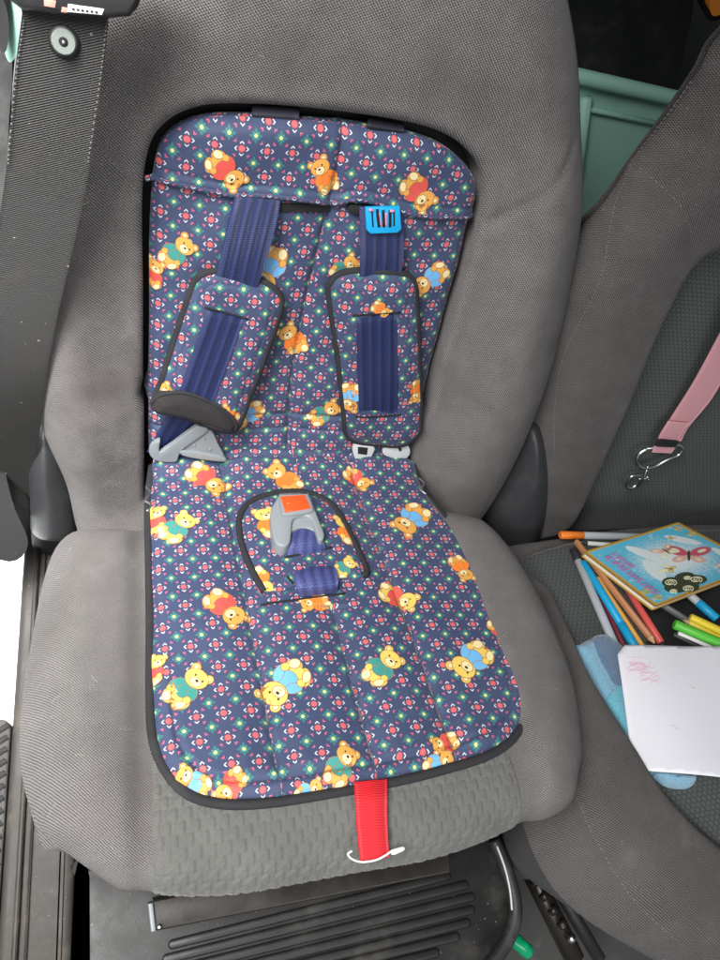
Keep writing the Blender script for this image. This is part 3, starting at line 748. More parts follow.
# buckle tongues
def fprism(name, F, px, h, t, mat, parent, bev=.0008, n=4, start=(0, .1), sm=True, **kw):
    q = loc(F, px, h, start); q = smooth(q, True, n) if sm else q
    return prism(name, F, q, h-t, h, mat, parent, bev, **kw)
tl = fprism('buckle_tongue', FB, [(160, 441), (152, 445), (149, 452), (153, 459), (162, 462), (176, 462), (179, 455), (186, 447), (208, 431), (200, 427), (193, 429), (163, 451), (159, 449)], .024, .006, GREYP, kid, label='grey hook-shaped buckle tongue', n=3)
fprism('tongue_plate', FB, [(196, 430), (211, 431), (218, 444), (225, 458), (223, 462), (205, 459), (184, 455), (181, 451)], .021, .006, GREYP, tl, n=3)
fprism('tongue_lip', FB, [(182, 451), (204, 454), (224, 458), (224, 462), (204, 460), (183, 456)], .0245, .004, GREYP, tl, n=3)
for c in ((194, 445), (204, 438), (210, 449)):
    a = loc1(FB, c, .021); lathe('rivet', FB(*a, .0205), FB(*a, .0225), [(0, .0016), (.0012, .0016), (.002, .0009)], GREYP, tl, seg=10)
tr = fprism('buckle_tongue', FB, [(354, 445), (374, 447), (372, 456), (369, 463), (362, 463), (355, 459)], .016, .004, LGREYP, kid, label='small pale tongue with a square opening', n=3)
fprism('tongue_opening', FB, [(358, 447), (368, 448), (367, 455), (358, 454)], .0166, .001, VOID, tr, sm=False, bev=.0003)
tr2 = fprism('buckle_tongue', FB, [(384, 449), (392, 446), (403, 443), (409, 447), (410, 454), (405, 459), (396, 459), (384, 455)], .016, .005, LGREYP, kid, label='pale grey rounded tongue end', n=4)
fprism('tongue_slot', FB, [(396, 445), (399, 444), (402, 450), (400, 452)], .0168, .001, VOID, tr2, sm=False, bev=.0003)
# crotch pad, buckle and its webbing
cp_px = [(264, 590), (255, 574), (246, 555), (240, 533), (240, 515), (250, 501), (268, 493), (292, 490), (316, 494), (334, 505), (347, 526), (359, 550), (367, 568), (364, 574), (340, 577), (300, 583)]
cp = px_outline(FS, cp_px, .008, (0, .15), 6)
SCP = Sheet(FS, cp, lambda x, s, d, dh: .0055+.0035*(1-np.clip(1-d/.02, 0, 1)**2)+.0006*np.sin(x*70)*np.sin(s*60), .0014, thick=.006)
crotch = SCP.build('crotch_pad', PRINT, kid)
eb = smooth(loc(FS, cp_px[:14], .008), False, 6)
tube('edge_binding', SCP.surf(eb, .0005), .0034, EDGE, crotch, seg=10, flat=.8, nref=NS)
bear(SCP, crotch, (263, 514), (273, 534), 'orange', 1, .009, True); bear(SCP, crotch, (350, 562), (338, 572), 'teal', 1, .009, True); bear(SCP, crotch, (266, 588), (255, 570), 'orange', 1, .009, True); bear(SCP, crotch, (344, 520), (352, 540), 'orange', 1, .009, True)
band('crotch_strap', FS, [(293, 524), (290, 534), (287, 545), (287, 556)], [(315, 522), (320, 531), (324, 542), (326, 550)], [.012, .015, .016, .008], .002, NAVY_LT, kid, bow=.002)
band('crotch_strap', FS, [(295, 571), (294, 577), (296, 587), (298, 595)], [(334, 566), (337, 571), (338, 583), (337, 590)], [.006, .013, .013, .003], .002, NAVY_LT, kid, bow=.002)
for a, b, sh in (((284, 559), (331, 549), SCP), ((287, 577), (293, 583), SCP), ((262, 600), (346, 590), SSP)):
    qa, qb = loc(FS, [a, b], .007); tube('webbing_slit', sh.surf(np.linspace(qa, qb, 20), .0003), .0013, VOID, crotch if sh is SCP else seat_pad, seg=6)
qa, qb = loc(FS, [(262, 603), (344, 593)], .002); tube('slit_hem', SSP.surf(np.linspace(qa, qb, 20), .0002), .0011, plain('pale_hem', (.42, .43, .52), .8), seat_pad, seg=6)
FBk = FS
bk = fprism('harness_buckle', FS, [(279, 495), (283, 492.5), (306, 492), (309.5, 494), (315, 508), (320, 521), (324.5, 533), (323, 539), (318.5, 538.5), (315, 528), (311.5, 519), (306, 515.5), (297, 516.5), (292.5, 521), (291.5, 532), (290, 542), (284.5, 546), (278, 544), (273.5, 538), (271, 522), (271, 509)], .0235, .017, LGREYB, kid, bev=.0022, n=3)
fprism('buckle_crown', FS, [(279.5, 495.5), (283, 493.5), (305, 492.5), (308.5, 494.5), (313, 506), (311, 511), (286, 514.5), (281.5, 511)], .0275, .006, LGREYB, bk, bev=.0018, n=3)
fprism('buckle_throat', FS, [(288, 514), (313, 512), (320, 527), (317, 531), (304, 527), (292, 531), (289, 536)], .0195, .012, LGREYB, bk, bev=.001, n=3)
bt = fprism('release_button', FS, [(280.5, 496), (304.5, 494.5), (310.5, 507.5), (285.5, 511.5)], .0292, .004, ORANGE, bk, bev=.0008, sm=False)
qa, qb = loc(FS, [(286, 503.5), (306, 501.5)], .029); tube('button_ridge', FS(*np.linspace(qa, qb, 6).T, .029), .0011, ORANGE, bt, seg=8)
# small wire ends at the pad corners
for pts, lab in (([(146, 486), (150, 493), (145, 500), (151, 505), (147, 511)], 0), ([(419, 478), (424, 484), (420, 489), (426, 494)], 1)):
    q = loc(FS, pts, .012); tube('wire_end', smooth(FS(q[:, 0], q[:, 1], .012), False, 5), .0011, METAL, kid, seg=6)
# red pull strap on the front of the pad, with a white cord through its end
def panel_h(px, h, F=FS, start=(0, .42)): return loc(F, px, h, start)
rs = band('pull_strap', FS, [(354, 782), (355, 800), (356, 820), (358, 842), (360, 861)], [(387, 779), (387, 796), (387, 815), (388, 838), (389, 857)], [.0, .003, .0015, .002, .004], .0018, RED, kid, start=(0, .4))
cord_px = [(352, 851), (348, 854), (352, 859), (362, 862), (376, 860), (386, 855), (394, 850), (402, 851)]
q = loc(FS, cord_px, .006, (0, .42)); tube('cord', smooth(FS(q[:, 0], q[:, 1], .006), False, 6), .0008, WHITE, kid, seg=6)
q = loc(FS, [(391, 853), (402, 849)], .006, (0, .42)); a, b = FS(q[:, 0], q[:, 1], .006); lathe('cord_toggle', a, b, [(0, .0012), (.002, .0022), (.009, .0018), (.011, .0012)], WHITE, kid, seg=8)
for l, r in (([(252, 104), (252, 113), (252, 119)], [(300, 107), (299, 116), (299, 123)]), ([(368, 117), (367, 124), (367, 129)], [(404, 123), (404, 130), (404, 134)])):
    band('anchor_strap', FB, l, r, [-.012, .0022, .0006], .0012, ANCHOR, kid, n=4, start=(0, .35))  # dark strips stand for the shaded notches at the pad's top edge

# ================================================================== lap belt of the vehicle, on the door side
bw = band('seat_belt', FB, [(23, 5), (14, 80), (6, 170), (-6, 250), (-22, 320), (-38, 400), (-50, 480), (-56, 560)], [(110, 5), (102, 80), (90, 165), (74, 245), (58, 315), (46, 380), (38, 450), (28, 540)],
          [.075, .07, .062, .052, .04, .02, -.02, -.07], .0016, BELT, None, n=8, start=(-.25, .3), nseg=16, label='black webbing seat belt hanging at the door side with a round press stud', cat='seat belt')
bwt = bw
# stitched edges
def frame_at(P, n):
    n = np.asarray(n)/np.linalg.norm(n); e1 = np.cross((0, 0, 1), n); e1 /= np.linalg.norm(e1); e2 = np.cross(n, e1)
    return lambda x, y, h: np.asarray(P)+np.multiply.outer(np.asarray(x, float), e1)+np.multiply.outer(np.asarray(y, float), e2)+np.multiply.outer(np.asarray(h, float)+0*np.asarray(x, float), n)
q = loc1(FB, (64, 41), .0735, (-.25, .35)); P0 = FB(*q, .0735); nrm = NB+.0*XA
st = lathe('stud_washer', P0-NB*.001, P0+NB*.0028, [(0, .0098), (.0020, .0098), (.0034, .0085), (.0038, .0070)], BLACKP, bw, seg=28)
lathe('stud_cap', P0+NB*.001, P0+NB*.004, [(0, .0078), (.0022, .0078), (.0030, .0070), (.0030, .0030), (.0020, .0024)], plastic('stud_grey', (.22, .245, .225), .3, dirt_amt=.1), st, seg=28)
lathe('stud_hole', P0+NB*.002, P0+NB*.0046, [(0, .0026), (.0022, .0026), (.0026, .0020)], VOID, st, seg=16)
lathe('stud_pin', P0+NB*.003, P0+NB*.0054, [(0, .0011), (.0020, .0011), (.0024, .0006)], METAL, st, seg=10)
for e, xs in (('l', [(24, 20), (15, 85), (8, 165)]), ('r', [(107, 20), (99.5, 85), (88, 163)])):
    q = loc(FB, xs, [.0755, .0715, .0645], (-.25, .3)); W = smooth(FB(q[:, 0], q[:, 1], np.array([.0755, .0715, .0645])), False, 40)
    g = [tube_geo(W[i:i+2], .0005, 5) for i in range(0, len(W)-2, 3)]; V, Fc, U, M = join_geo(g); mesh_obj('edge_stitching', V, Fc, THREAD, bw, uv=U)
gd = thing('belt_guide', 'black plastic belt guide with small pink and white stickers above the belt', 'belt guide', at_depth((70, 5), .42))
gq = loc(FB, [(2, -30), (10, 2), (22, 11), (60, 15), (110, 19), (130, 17), (138, 8), (150, -30)], .085, (-.25, .4)); prism('guide_body', FB, gq, .05, .085, BLACKP, gd, bev=.004)
for pts, mt in (([(44, -1), (56, 1), (55, 8), (44, 6)], plain('pink_sticker', (.62, .28, .22), .4)), ([(62, 7), (68, 8), (67, 13), (61, 12)], plain('pink_sticker_b', (.55, .25, .2), .4)), ([(68, 4), (104, 9), (102, 15), (67, 12)], plain('white_sticker', (.62, .64, .64), .35))):
    q = loc(FB, pts, .0855, (-.25, .4)); prism('sticker', FB, q, .0835, .0855, mt, gd, bev=.0002)
for k in range(6):
    a, b = loc(FB, [(72+4.6*k, 9+.6*k), (74.6+4.6*k, 9.4+.6*k)], .0858, (-.25, .4)); tube('printed_mark', FB(*np.stack([a, b]).T, .0856), .0006, BLACKP, gd, seg=5)
# ---- door pillar trim at the far left, teal inner panel behind the belt
def solid_px(name, px, z, dz, mat, parent=None, n=5, **kw):
    """closed solid: outline on the given depth, extruded away along the viewing axis of the seat row (+Y) by dz"""
    pts = smooth(np.array([at_depth(p, zz) for p, zz in zip(px, np.broadcast_to(z, (len(px),)))]), True, n); m_ = len(pts)
    V = np.vstack([pts, pts+np.array([0, dz, 0])]); c = V[:m_].mean(0)
    Fc = [(i, (i+1) % m_, m_+(i+1) % m_, m_+i) for i in range(m_)]+[tuple(range(m_-1, -1, -1)), tuple(range(m_, 2*m_))]
    return smooth_by_angle(mesh_obj(name, V, Fc, mat, parent, **kw), 35)
TEAL = plastic('teal_plastic', (.33, .60, .50), .5, dirt_amt=.15)
PILM = plastic('pillar_black', (.009, .009, .009), .6, dirt=(.09, .08, .07), dirt_amt=.3)
pil = solid_px('pillar_trim', [(-60, -40), (-2, -40), (12, 60), (8, 140), (4, 300), (2, 440), (12, 500), (28, 545), (0, 560), (-80, 500)], [.66, .66, .66, .68, .72, .78, .80, .82, .80, .75], .05, PILM, label='dusty black trim of the door pillar at the photo edge', cat='pillar trim')
solid_px('pillar_panel', [(4, -10), (20, 6), (22, 30), (18, 52), (9, 62), (3, 40)], .60, .03, TEAL, pil, label='teal inner panel')
solid_px('pillar_opening', [(-4, 0), (5, 4), (9, 26), (7, 48), (2, 52), (-4, 30)], .585, .02, VOID, pil)

# ================================================================== the neighbouring seat
nb = thing('passenger_seat', 'grey cloth seat on the right, darkened in colour for its shade, holding the drawing things', 'seat', (.50, -.15, -.33))
S2 = (.45, .2)
rb_px = [(742, 44), (722, 78), (690, 124), (656, 168), (622, 214), (572, 270), (552, 340), (534, 420), (522, 480), (520, 530), (535, 562), (600, 590), (720, 600), (900, 600), (1010, 420), (1000, 120), (900, 10), (800, 0)]
rb_out = px_outline(FB2, rb_px, -.015, S2, 6)
pb_px = [(760, 250), (718, 254), (696, 262), (676, 296), (654, 340), (628, 405), (603, 462), (578, 512), (550, 560), (720, 580), (860, 580), (900, 420), (900, 260)]
pb_out = px_outline(FB2, pb_px, -.02, S2, 6)
def sgn_d(P, poly): d = seg_near(P, poly)[1]; return np.where(inside(P, poly), d, -d)
RB_SEAMS = [smooth(loc(FB2, p_, .0, S2), False, 5) for p_ in ([(720, 93), (690, 136), (660, 180), (625, 240), (595, 307), (570, 373), (560, 427), (558, 467)], [(660, 180), (678, 200), (687, 217), (693, 247)])]
def rb_H(x, v, d, dh):
    sm_ = sum(.0032*np.exp(-(seg_near(np.stack([x, v], -1), l_, False)[1]/.0045)**2) for l_ in RB_SEAMS)
    g = sgn_d(np.stack([x, v], -1), pb_out)
    return .004-sm_-.040*sstep((g+.022)/.032)-.055*np.clip(1-d/.075, 0, 1)**2.3+.0015*np.sin(x*29)*np.sin(v*25)
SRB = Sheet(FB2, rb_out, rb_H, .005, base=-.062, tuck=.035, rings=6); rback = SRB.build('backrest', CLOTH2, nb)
SRP = Sheet(FB2, pb_out, lambda x, v, d, dh: -.034-.003*np.clip(1-d/.006, 0, 1)+.004*np.sin(np.clip((v-.02)/.33, 0, 1)*math.pi), .006, thick=.004); SRP.build('backrest_panel', PANEL, rback)
for pts in ([(720, 93), (690, 136), (660, 180), (625, 240), (595, 307), (570, 373), (560, 427), (558, 467)], [(660, 180), (678, 200), (687, 217), (693, 247)]):
    stitches('seam_stitching', SRB, loc(FB2, pts, .0, S2), rback, THREAD, .0045, .0028, .0006)
rc_px = [(470, 560), (492, 640), (512, 730), (530, 820), (556, 880), (596, 925), (650, 962), (720, 1005), (820, 1030), (1000, 930), (1040, 700), (940, 545), (720, 520), (540, 535)]
rc_out = px_outline(FS2, rc_px, -.05, S2, 6)
pc_px = [(528, 552), (552, 600), (572, 644), (592, 690), (630, 750), (664, 800), (716, 846), (800, 900), (980, 800), (980, 600), (900, 540), (700, 525)]
pc_out = px_outline(FS2, pc_px, -.025, S2, 6)
RC_SEAM = smooth(loc(FS2, [(583, 792), (600, 832), (625, 876), (655, 915), (700, 958)], -.005, S2), False, 5)
def rc_H(x, s, d, dh):
    sm_ = .0035*np.exp(-(seg_near(np.stack([x, s], -1), RC_SEAM, False)[1]/.0045)**2)
    g = sgn_d(np.stack([x, s], -1), pc_out)
    return .002-sm_-.036*sstep((g+.018)/.030)-.07*np.clip(1-d/.085, 0, 1)**2.2+.0015*np.sin(x*31)*np.sin(s*27)
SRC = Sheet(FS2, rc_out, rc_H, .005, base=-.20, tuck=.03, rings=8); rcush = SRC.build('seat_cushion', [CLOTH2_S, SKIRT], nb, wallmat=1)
SRQ = Sheet(FS2, pc_out, lambda x, s, d, dh: -.031-.003*np.clip(1-d/.006, 0, 1)+.002*np.sin(x*20), .006, thick=.004); SRQ.build('cushion_panel', PANEL, rcush)
stitches('seam_stitching', SRC, loc(FS2, [(583, 792), (600, 832), (625, 876), (655, 915), (700, 958)], -.005, S2), rcush, THREAD, .0045, .0028, .0005)
HP = -.029        # top of the right cushion panel
slab('seat_base', .36, .80, -.50, .05, -.33, -.16, BLACKP, nb, bev=.01)

# ================================================================== drawing things on the right cushion
def on2(px, h): q = loc(FS2, [px], h, S2)[0]; return FS2(q[0], q[1], h)
def pen(name, label, a, b, r, parts, ha=.006, hb=None, cat='pen', group=None, seg=12):
    """parts: (part name, fraction start, fraction end, radius factor start, end, material); the first is the body"""
    A, Bp = on2(a, HP+ha), on2(b, HP+(ha if hb is None else hb)); L = np.linalg.norm(Bp-A)
    base = (A+Bp)/2; base[2] = min(A[2], Bp[2])-r
    t = thing(name, label, cat, base, group)
    for pn, f0, f1, r0, r1, mt in parts:
        e = min(.0012, L*(f1-f0)*.3); prof = [(L*f0, r*r0*.8), (L*f0+e, r*r0), (L*f1-e, r*r1), (L*f1, r*r1*.8)]
        lathe(pn, A, Bp, prof, mt, t, seg=seg)
    return t
C = lambda n, c, r=.4: plastic('pen_'+n, c, r, dirt_amt=.06, bmp=.1)
orange, greyw, teal_b, maroon, ochre, tan, coral, green, yellow, dgrey, wood, lead = C('orange', (.80, .20, .025)), C('silver', (.42, .45, .48)), C('sky', (.01, .35, .62)), C('maroon', (.13, .016, .03)), C('ochre', (.72, .36, .07)), C('tan', (.50, .22, .10)), C('coral', (.68, .10, .09)), C('green', (.10, .52, .05)), C('yellow', (.80, .60, .04)), C('charcoal', (.03, .03, .033)), C('wood', (.62, .40, .20), .7), C('lead', (.05, .03, .03))
GP = 'loose pens and pencils on the right cushion'
pen('felt_pen', 'silver felt pen with an orange cap behind the book', (560, 535), (655, 537), .0052, [('barrel', .22, 1, 1, .85, greyw), ('cap', 0, .24, 1.05, 1.05, orange)], .008, group=GP)
pen('felt_pen', 'thin white pen just below the orange-capped pen', (583, 543), (625, 546), .0030, [('barrel', .1, 1, 1, 1, WHITE), ('tip', 0, .1, .4, 1, dgrey)], .006, group=GP)
pen('felt_pen', 'silver grey felt pen with a black cap, leftmost of the pens', (573, 549), (619, 655), .0052, [('barrel', .12, 1, 1, 1, greyw), ('cap', 0, .14, .95, 1.0, dgrey)], .006, group=GP)
pen('pencil', 'dark maroon pencil between the silver and the blue pen', (584, 558), (624, 648), .0038, [('shaft', 0, 1, 1, 1, maroon)], .005, cat='pencil', group=GP, seg=6)
pen('felt_pen', 'bright sky-blue felt pen beside the maroon pencil', (583, 562), (637, 650), .0050, [('barrel', 0, .72, 1, 1, teal_b), ('cap', .72, 1, 1.1, 1.0, teal_b)], .010, group=GP)
pen('pencil', 'ochre pencil beside the sky-blue pen', (597, 578), (646, 652), .0038, [('shaft', 0, 1, 1, 1, ochre)], .009, cat='pencil', group=GP, seg=6)
pen('pencil', 'long tan pencil pointing out from under the book', (576, 541), (656, 645), .0042, [('shaft', 0, .93, 1, 1, tan), ('sharpened_wood', .93, .985, 1, .35, wood), ('lead', .985, 1, .35, .05, lead)], .013, cat='pencil', group=GP, seg=6)
pen('crayon', 'coral red crayon pointing down beside the tan pencil', (628, 590), (663, 646), .0045, [('shaft', 0, .95, 1, 1, coral), ('tip', .95, 1, .9, .6, lead)], .010, cat='crayon', group=GP)
pen('felt_pen', 'green felt pen at the right photo edge above the paper', (674, 624), (740, 652), .0062, [('cap', 0, .72, 1, 1.05, green), ('barrel', .70, 1, .9, .9, WHITE)], .017, group=GP)
pen('felt_pen', 'yellow felt pen above the green pen', (690, 617), (745, 642), .0048, [('cap', 0, .6, 1, 1, yellow), ('barrel', .58, 1, .9, .9, WHITE)], .020, group=GP)
pen('pencil', 'pale yellow pencil between the yellow and green pens', (683, 620), (745, 650), .0036, [('tip', 0, .1, .2, 1, wood), ('shaft', .1, 1, 1, 1, yellow)], .014, cat='pencil', group=GP, seg=6)
pen('felt_pen', 'pale felt pen with a sky-blue cap sticking out right of the book', (684, 590), (717, 619), .0055, [('cap', .42, 1, 1.05, 1, teal_b), ('barrel', 0, .45, .95, .95, greyw)], .012, group=GP)
pen('pencil', 'grey pencil under the lower book corner', (655, 600), (690, 622), .0040, [('shaft', 0, 1, 1, 1, C('ash', (.16, .16, .17)))], .008, cat='pencil', group=GP, seg=6)
pen('felt_pen', 'dark felt pen with a pale stripe just above the paper', (673, 634), (730, 662), .0038, [('barrel', 0, 1, 1, 1, dgrey)], .011, group=GP)
pen('felt_pen', 'thin white pen under the green pen', (678, 633), (735, 658), .0026, [('barrel', 0, 1, 1, 1, WHITE)], .015, group=GP)
# black pencil case under the pens
def lump(name, px, h0, ht, R, mat, res=.003, wav=.002, parent=None, **kw):
    o = px_outline(FS2, px, HP+h0+ht*.5, S2, 6)
    ph = rng.uniform(0, 6, 3)
    H = lambda x, s, d, dh: HP+h0+ht*(1-np.clip(1-d/R, 0, 1)**2)+wav*np.sin(x*90+ph[0]+30*s)*np.sin(s*80+ph[1])
    S1 = Sheet(FS2, o, H, res, base=HP+h0-.001); return S1, S1.build(name, mat, parent, **kw)
lump('pencil_case', [(640, 560), (690, 545), (760, 560), (790, 640), (740, 690), (668, 672), (645, 630)], 0, .006, .015, plastic('black_nylon', (.012, .012, .014), .6, dirt_amt=.05, bmp=.6), label='flat black pencil case under the pens and book', cat='pencil case')
# book
def fairy_cover():
    mt, nt, b = material('book_cover', .25, spec=.5)
    u, v, vec = uvs(nt); w = noise(nt, vec, 45, 3)
    d = ((u-.5)*(u-.5)+(v-.55)*(v-.55)).pow(.5)
    c = mixc(nt, smoothfac(d+(w-.5)*.5, .05, .45), (.70, .78, .78), (.10, .46, .64))
    c = mixc(nt, smoothfac(noise(nt, vec, 9, 4), .55, .75)*.7, c, (.75, .78, .74))
    e = ((u-.5).abs()).max((v-.5).abs()); c = mixc(nt, e.gt(.465), c, (.50, .32, .06)); c = mixc(nt, e.gt(.485), c, (.34, .20, .035))
    setc(nt, b, c); return mt
bh = HP+.020
bc = loc(FS2, [(583, 552), (655, 607), (762, 566), (678, 522)], bh+.006, S2)      # left, bottom, right, top corners
bcw = [FS2(c[0], c[1], bh+.006) for c in bc]
book = thing('picture_book', 'glossy sky-blue picture book with a gold border and pink wings, lying on the pens', 'book', np.mean(bcw, 0)-NS*.008)
def quadframe(c):
    c = [np.asarray(x) for x in c]
    def F(u, v, h):
        u, v, h = np.broadcast_arrays(*[np.asarray(a, float) for a in (u, v, h)])
        q = ((1-u)*(1-v))[..., None]*c[0]+(u*(1-v))[..., None]*c[1]+(u*v)[..., None]*c[2]+((1-u)*v)[..., None]*c[3]
        p = FS2(q[..., 0], q[..., 1], bh+.006+h); return p
    return F
FQ = quadframe(bc)                         # u along the lower left edge, v away from it
def rr(r=.02, n=4, x0=0, x1=1, y0=0, y1=1):
    pts = []
    for cx, cy, a0 in ((x1-r, y1-r, 0), (x0+r, y1-r, 90), (x0+r, y0+r, 180), (x1-r, y0+r, 270)):
        for k in range(n+1): a = math.radians(a0+90*k/n); pts.append((cx+r*math.cos(a), cy+r*math.sin(a)))
    return np.array(pts)
GOLD = plastic('gold_card', (.50, .31, .06), .35, dirt_amt=.05, bmp=.1); PAGE = plain('page_edge', (.74, .70, .66), .7)
prism('page_block', FQ, rr(.01, 3, .015, .985, .012, .985), -.0065, -.0008, PAGE, book, bev=.0)
cov = prism('front_cover', FQ, rr(), -.0008, .0004, fairy_cover(), book, bev=.0)
prism('back_cover', FQ, rr(), -.0078, -.0066, GOLD, book, bev=.0)
def cov_shape(name, poly, mat, off=.0006): return prism(name, FQ, poly, .0003, off, mat, cov, bev=.0)
pale_ = plain('cover_cloud', (.66, .74, .74), .3)
ros, pnk, skn, gld, drk, crm = [plain('cover_'+n, c, .3) for n, c in (('rose', (.55, .10, .14)), ('pink', (.62, .12, .36)), ('peach', (.70, .42, .36)), ('gold', (.58, .40, .07)), ('olive', (.05, .06, .03)), ('cream', (.74, .72, .50)))]
def spot(cx, cy, rx, ry, rot, mat, off): cov_shape('cover_print', ell(cx, cy, rx, ry, rot, 20), mat, off)
# generic wings and blossoms in place of the printed figure
def butterfly(cx, cy, sz, rot, m1, m2):
    c_, s_ = math.cos(rot), math.sin(rot)
    for dx_, dy_, rx, ry, ro, mt, lay in ((.55, .45, .62, .36, .75, m1, 0), (-.55, .45, .62, .36, 2.39, m1, 0), (.42, -.35, .42, .28, -.7, m2, 1), (-.42, -.35, .42, .28, 3.84, m2, 1), (.62, .52, .26, .14, .75, crm, 2), (-.62, .52, .26, .14, 2.39, crm, 2), (.45, -.38, .16, .10, -.7, crm, 2), (-.45, -.38, .16, .10, 3.84, crm, 2), (0, 0, .07, .55, 0, drk, 3)):
        spot(cx+sz*(c_*dx_-s_*dy_), cy+sz*(s_*dx_+c_*dy_), sz*rx, sz*ry, ro+rot, mt, .0006+.00009*lay)
for cx, cy, rx, ry, ro in ((.30, .40, .20, .05, .3), (.55, .30, .18, .06, -.2), (.28, .80, .16, .05, .5), (.70, .90, .18, .04, .0)): spot(cx, cy, rx, ry, ro, pale_, .00052)
butterfly(.52, .66, .17, .9, ros, skn); butterfly(.84, .76, .09, -.5, pnk, skn); butterfly(.36, .56, .10, 1.6, skn, crm); butterfly(.20, .74, .035, .3, gld, gld); butterfly(.60, .40, .07, 2.2, crm, gld)
for k in range(5): spot(.84+.05*math.cos(k*1.3)*1.3, .36+.10*math.sin(k*1.3), .09, .075, k, drk, .00075+.00002*k)
for cx, cy, r0 in ((.78, .28, .05), (.86, .46, .05), (.93, .33, .045), (.80, .42, .03), (.90, .22, .03), (.24, .92, .04), (.10, .90, .04), (.90, .08, .04), (.78, .06, .04)):
    a = np.linspace(0, 4.4*math.pi, 40); rr_ = r0*(1-a/a[-1]*.85); P = FQ(cx+rr_*np.cos(a), cy+rr_*np.sin(a), .0010); tube('cover_scroll', P, .0006, crm if cy < .5 and cy > .1 else gld, cov, seg=5)
# two lines of pink lettering too small to read: short pen strokes
for v0, u0, u1, sz in ((.16, .16, .42, .05), (.085, .16, .86, .055)):
    u_ = u0
    while u_ < u1:
        kind = random.randrange(4); w_ = sz*random.uniform(.5, .8)
        pts = {0: [(0, 0), (0, 1), (1, 1), (1, 0)], 1: [(1, .9), (.2, 1), (0, .4), (.4, 0), (1, .2)], 2: [(0, 1), (.5, 0), (1, 1)], 3: [(.5, 1), (.5, 0), (1, .1)]}[kind]
        P = smooth([(u_+x*w_, v0+y*sz) for x, y in pts], False, 4); tube('cover_lettering', FQ(P[:, 0], P[:, 1], .0011), .00055, pnk, cov, seg=5); u_ += w_+sz*.28
# sheet of paper
ph = HP+.022
pp = loc(FS2, [(617, 655), (624, 646), (722, 646), (735, 650), (735, 780), (720, 777), (660, 771), (635, 768)], ph, S2)
def paper_mat():
    mt, nt, b = material('drawing_paper', .75); u, v, vec = uvs(nt)
    c = mixc(nt, noise(nt, vec, 12, 3), (.74, .74, .80), (.80, .80, .84))
    setc(nt, b, c); return mt
SPa = Sheet(FS2, pp, lambda x, s, d, dh: ph+.0016*np.sin(x*38+1)+.0012*np.sin(s*30), .004, thick=.0006)
paper = SPa.build('paper_sheet', paper_mat(), label='white sheet of paper with a faint pink scribble on the right cushion', cat='paper')
pks = plain('pink_pencil', (.70, .42, .52), .8); gst = plain('grey_pencil', (.55, .55, .58), .8)
for cx, cy, n, r0, mt in ((636, 668, 22, 13, pks), (648, 678, 14, 15, pks), (640, 664, 9, 17, pks), (692, 688, 6, 4, gst), (675, 728, 8, 5, gst)):
    pts = np.array([(cx+r0*math.sin(k*2.1)*(.6+.4*random.random()), cy+r0*.5*math.cos(k*1.7)*(.5+.5*random.random())) for k in range(n)])
    q = smooth(loc(FS2, pts, ph, S2), False, 4); tube('scribble', SPa.surf(q, .0001), .00022, mt, paper, seg=5)
# blue soft cloth toy
def plush(name, c0, c1):
    mt, nt, b = material(name, .95, sheen=.5, spec=.1); _, _, vec = uvs(nt, 'Object'); f = noise(nt, vec, 420, 3, .7); g = noise(nt, vec, 90, 2)
    setc(nt, b, mixc(nt, (f*.8+g*.4-.1).clamp(), c0, c1)); bump(nt, b, f+g, .0025, .9); return mt
PL1, PL2, PL3 = plush('sky_plush', (.12, .30, .44), (.30, .52, .66)), plush('slate_plush', (.08, .14, .23), (.16, .25, .37)), plush('aqua_plush', (.10, .36, .48), (.22, .55, .66))
toy = thing('soft_toy', 'flattened sky-blue and slate-blue plush toy half under the paper', 'soft toy', on2((625, 700), HP)-NS*.001)
lump('toy_body', [(572, 645), (580, 642), (592, 636), (602, 632), (618, 640), (640, 660), (700, 690), (705, 760), (690, 775), (650, 770), (628, 748), (612, 722), (596, 690), (584, 665)], 0, .014, .012, PL1, .002, .0008, toy)
lump('toy_patch', [(588, 642), (602, 634), (622, 645), (640, 660), (640, 690), (612, 692), (600, 672)], .004, .0125, .010, PL2, .002, .0008, toy)
lump('toy_patch', [(604, 694), (622, 682), (650, 690), (655, 735), (636, 745), (618, 724)], .004, .0125, .008, PL3, .002, .0008, toy)
lump('toy_paw', [(655, 772), (668, 770), (695, 774), (698, 781), (688, 787), (668, 784)], .0, .012, .008, PL1, .002, .0006, toy)
lump('toy_paw_pad', [(672, 774), (684, 775), (682, 780), (674, 780)], .004, .0105, .006, PL2, .002, .0004, toy)
# ---- pink lead with carabiner and key ring clip hanging down the right backrest
SRPs = -.026
def on3(px, h): q = loc(FB2, [px], h, S2)[0]; return FB2(q[0], q[1], h)
lead_t = thing('pink_lead', 'pale pink webbing lead with a steel carabiner hanging on the right backrest', 'lead', on3((655, 470), SRPs))
PINKW = plastic('pink_webbing', (.66, .33, .36), .55, grain=1800, dirt_amt=.03, bmp=.4); BLK = plain('black_tape', (.01, .01, .011), .6)
def band3(name, l, r, h, th, mt): L = smooth(np.array([on3(p, hh) for p, hh in zip(l, np.broadcast_to(h, (len(l),)))]), False, 5); R_ = smooth(np.array([on3(p, hh) for p, hh in zip(r, np.broadcast_to(h, (len(l),)))]), False, 5); return strip(name, L, R_, th, mt, lead_t)
band3('lead_webbing', [(850, 20), (822, 110), (785, 205), (745, 285), (716, 340), (692, 384), (668, 422), (658, 441)], [(880, 30), (850, 120), (812, 217), (770, 300), (736, 356), (712, 398), (690, 425), (681, 441)], [.004, .012, .010, .002, -.008, -.014, -.018, -.02], .0022, PINKW)
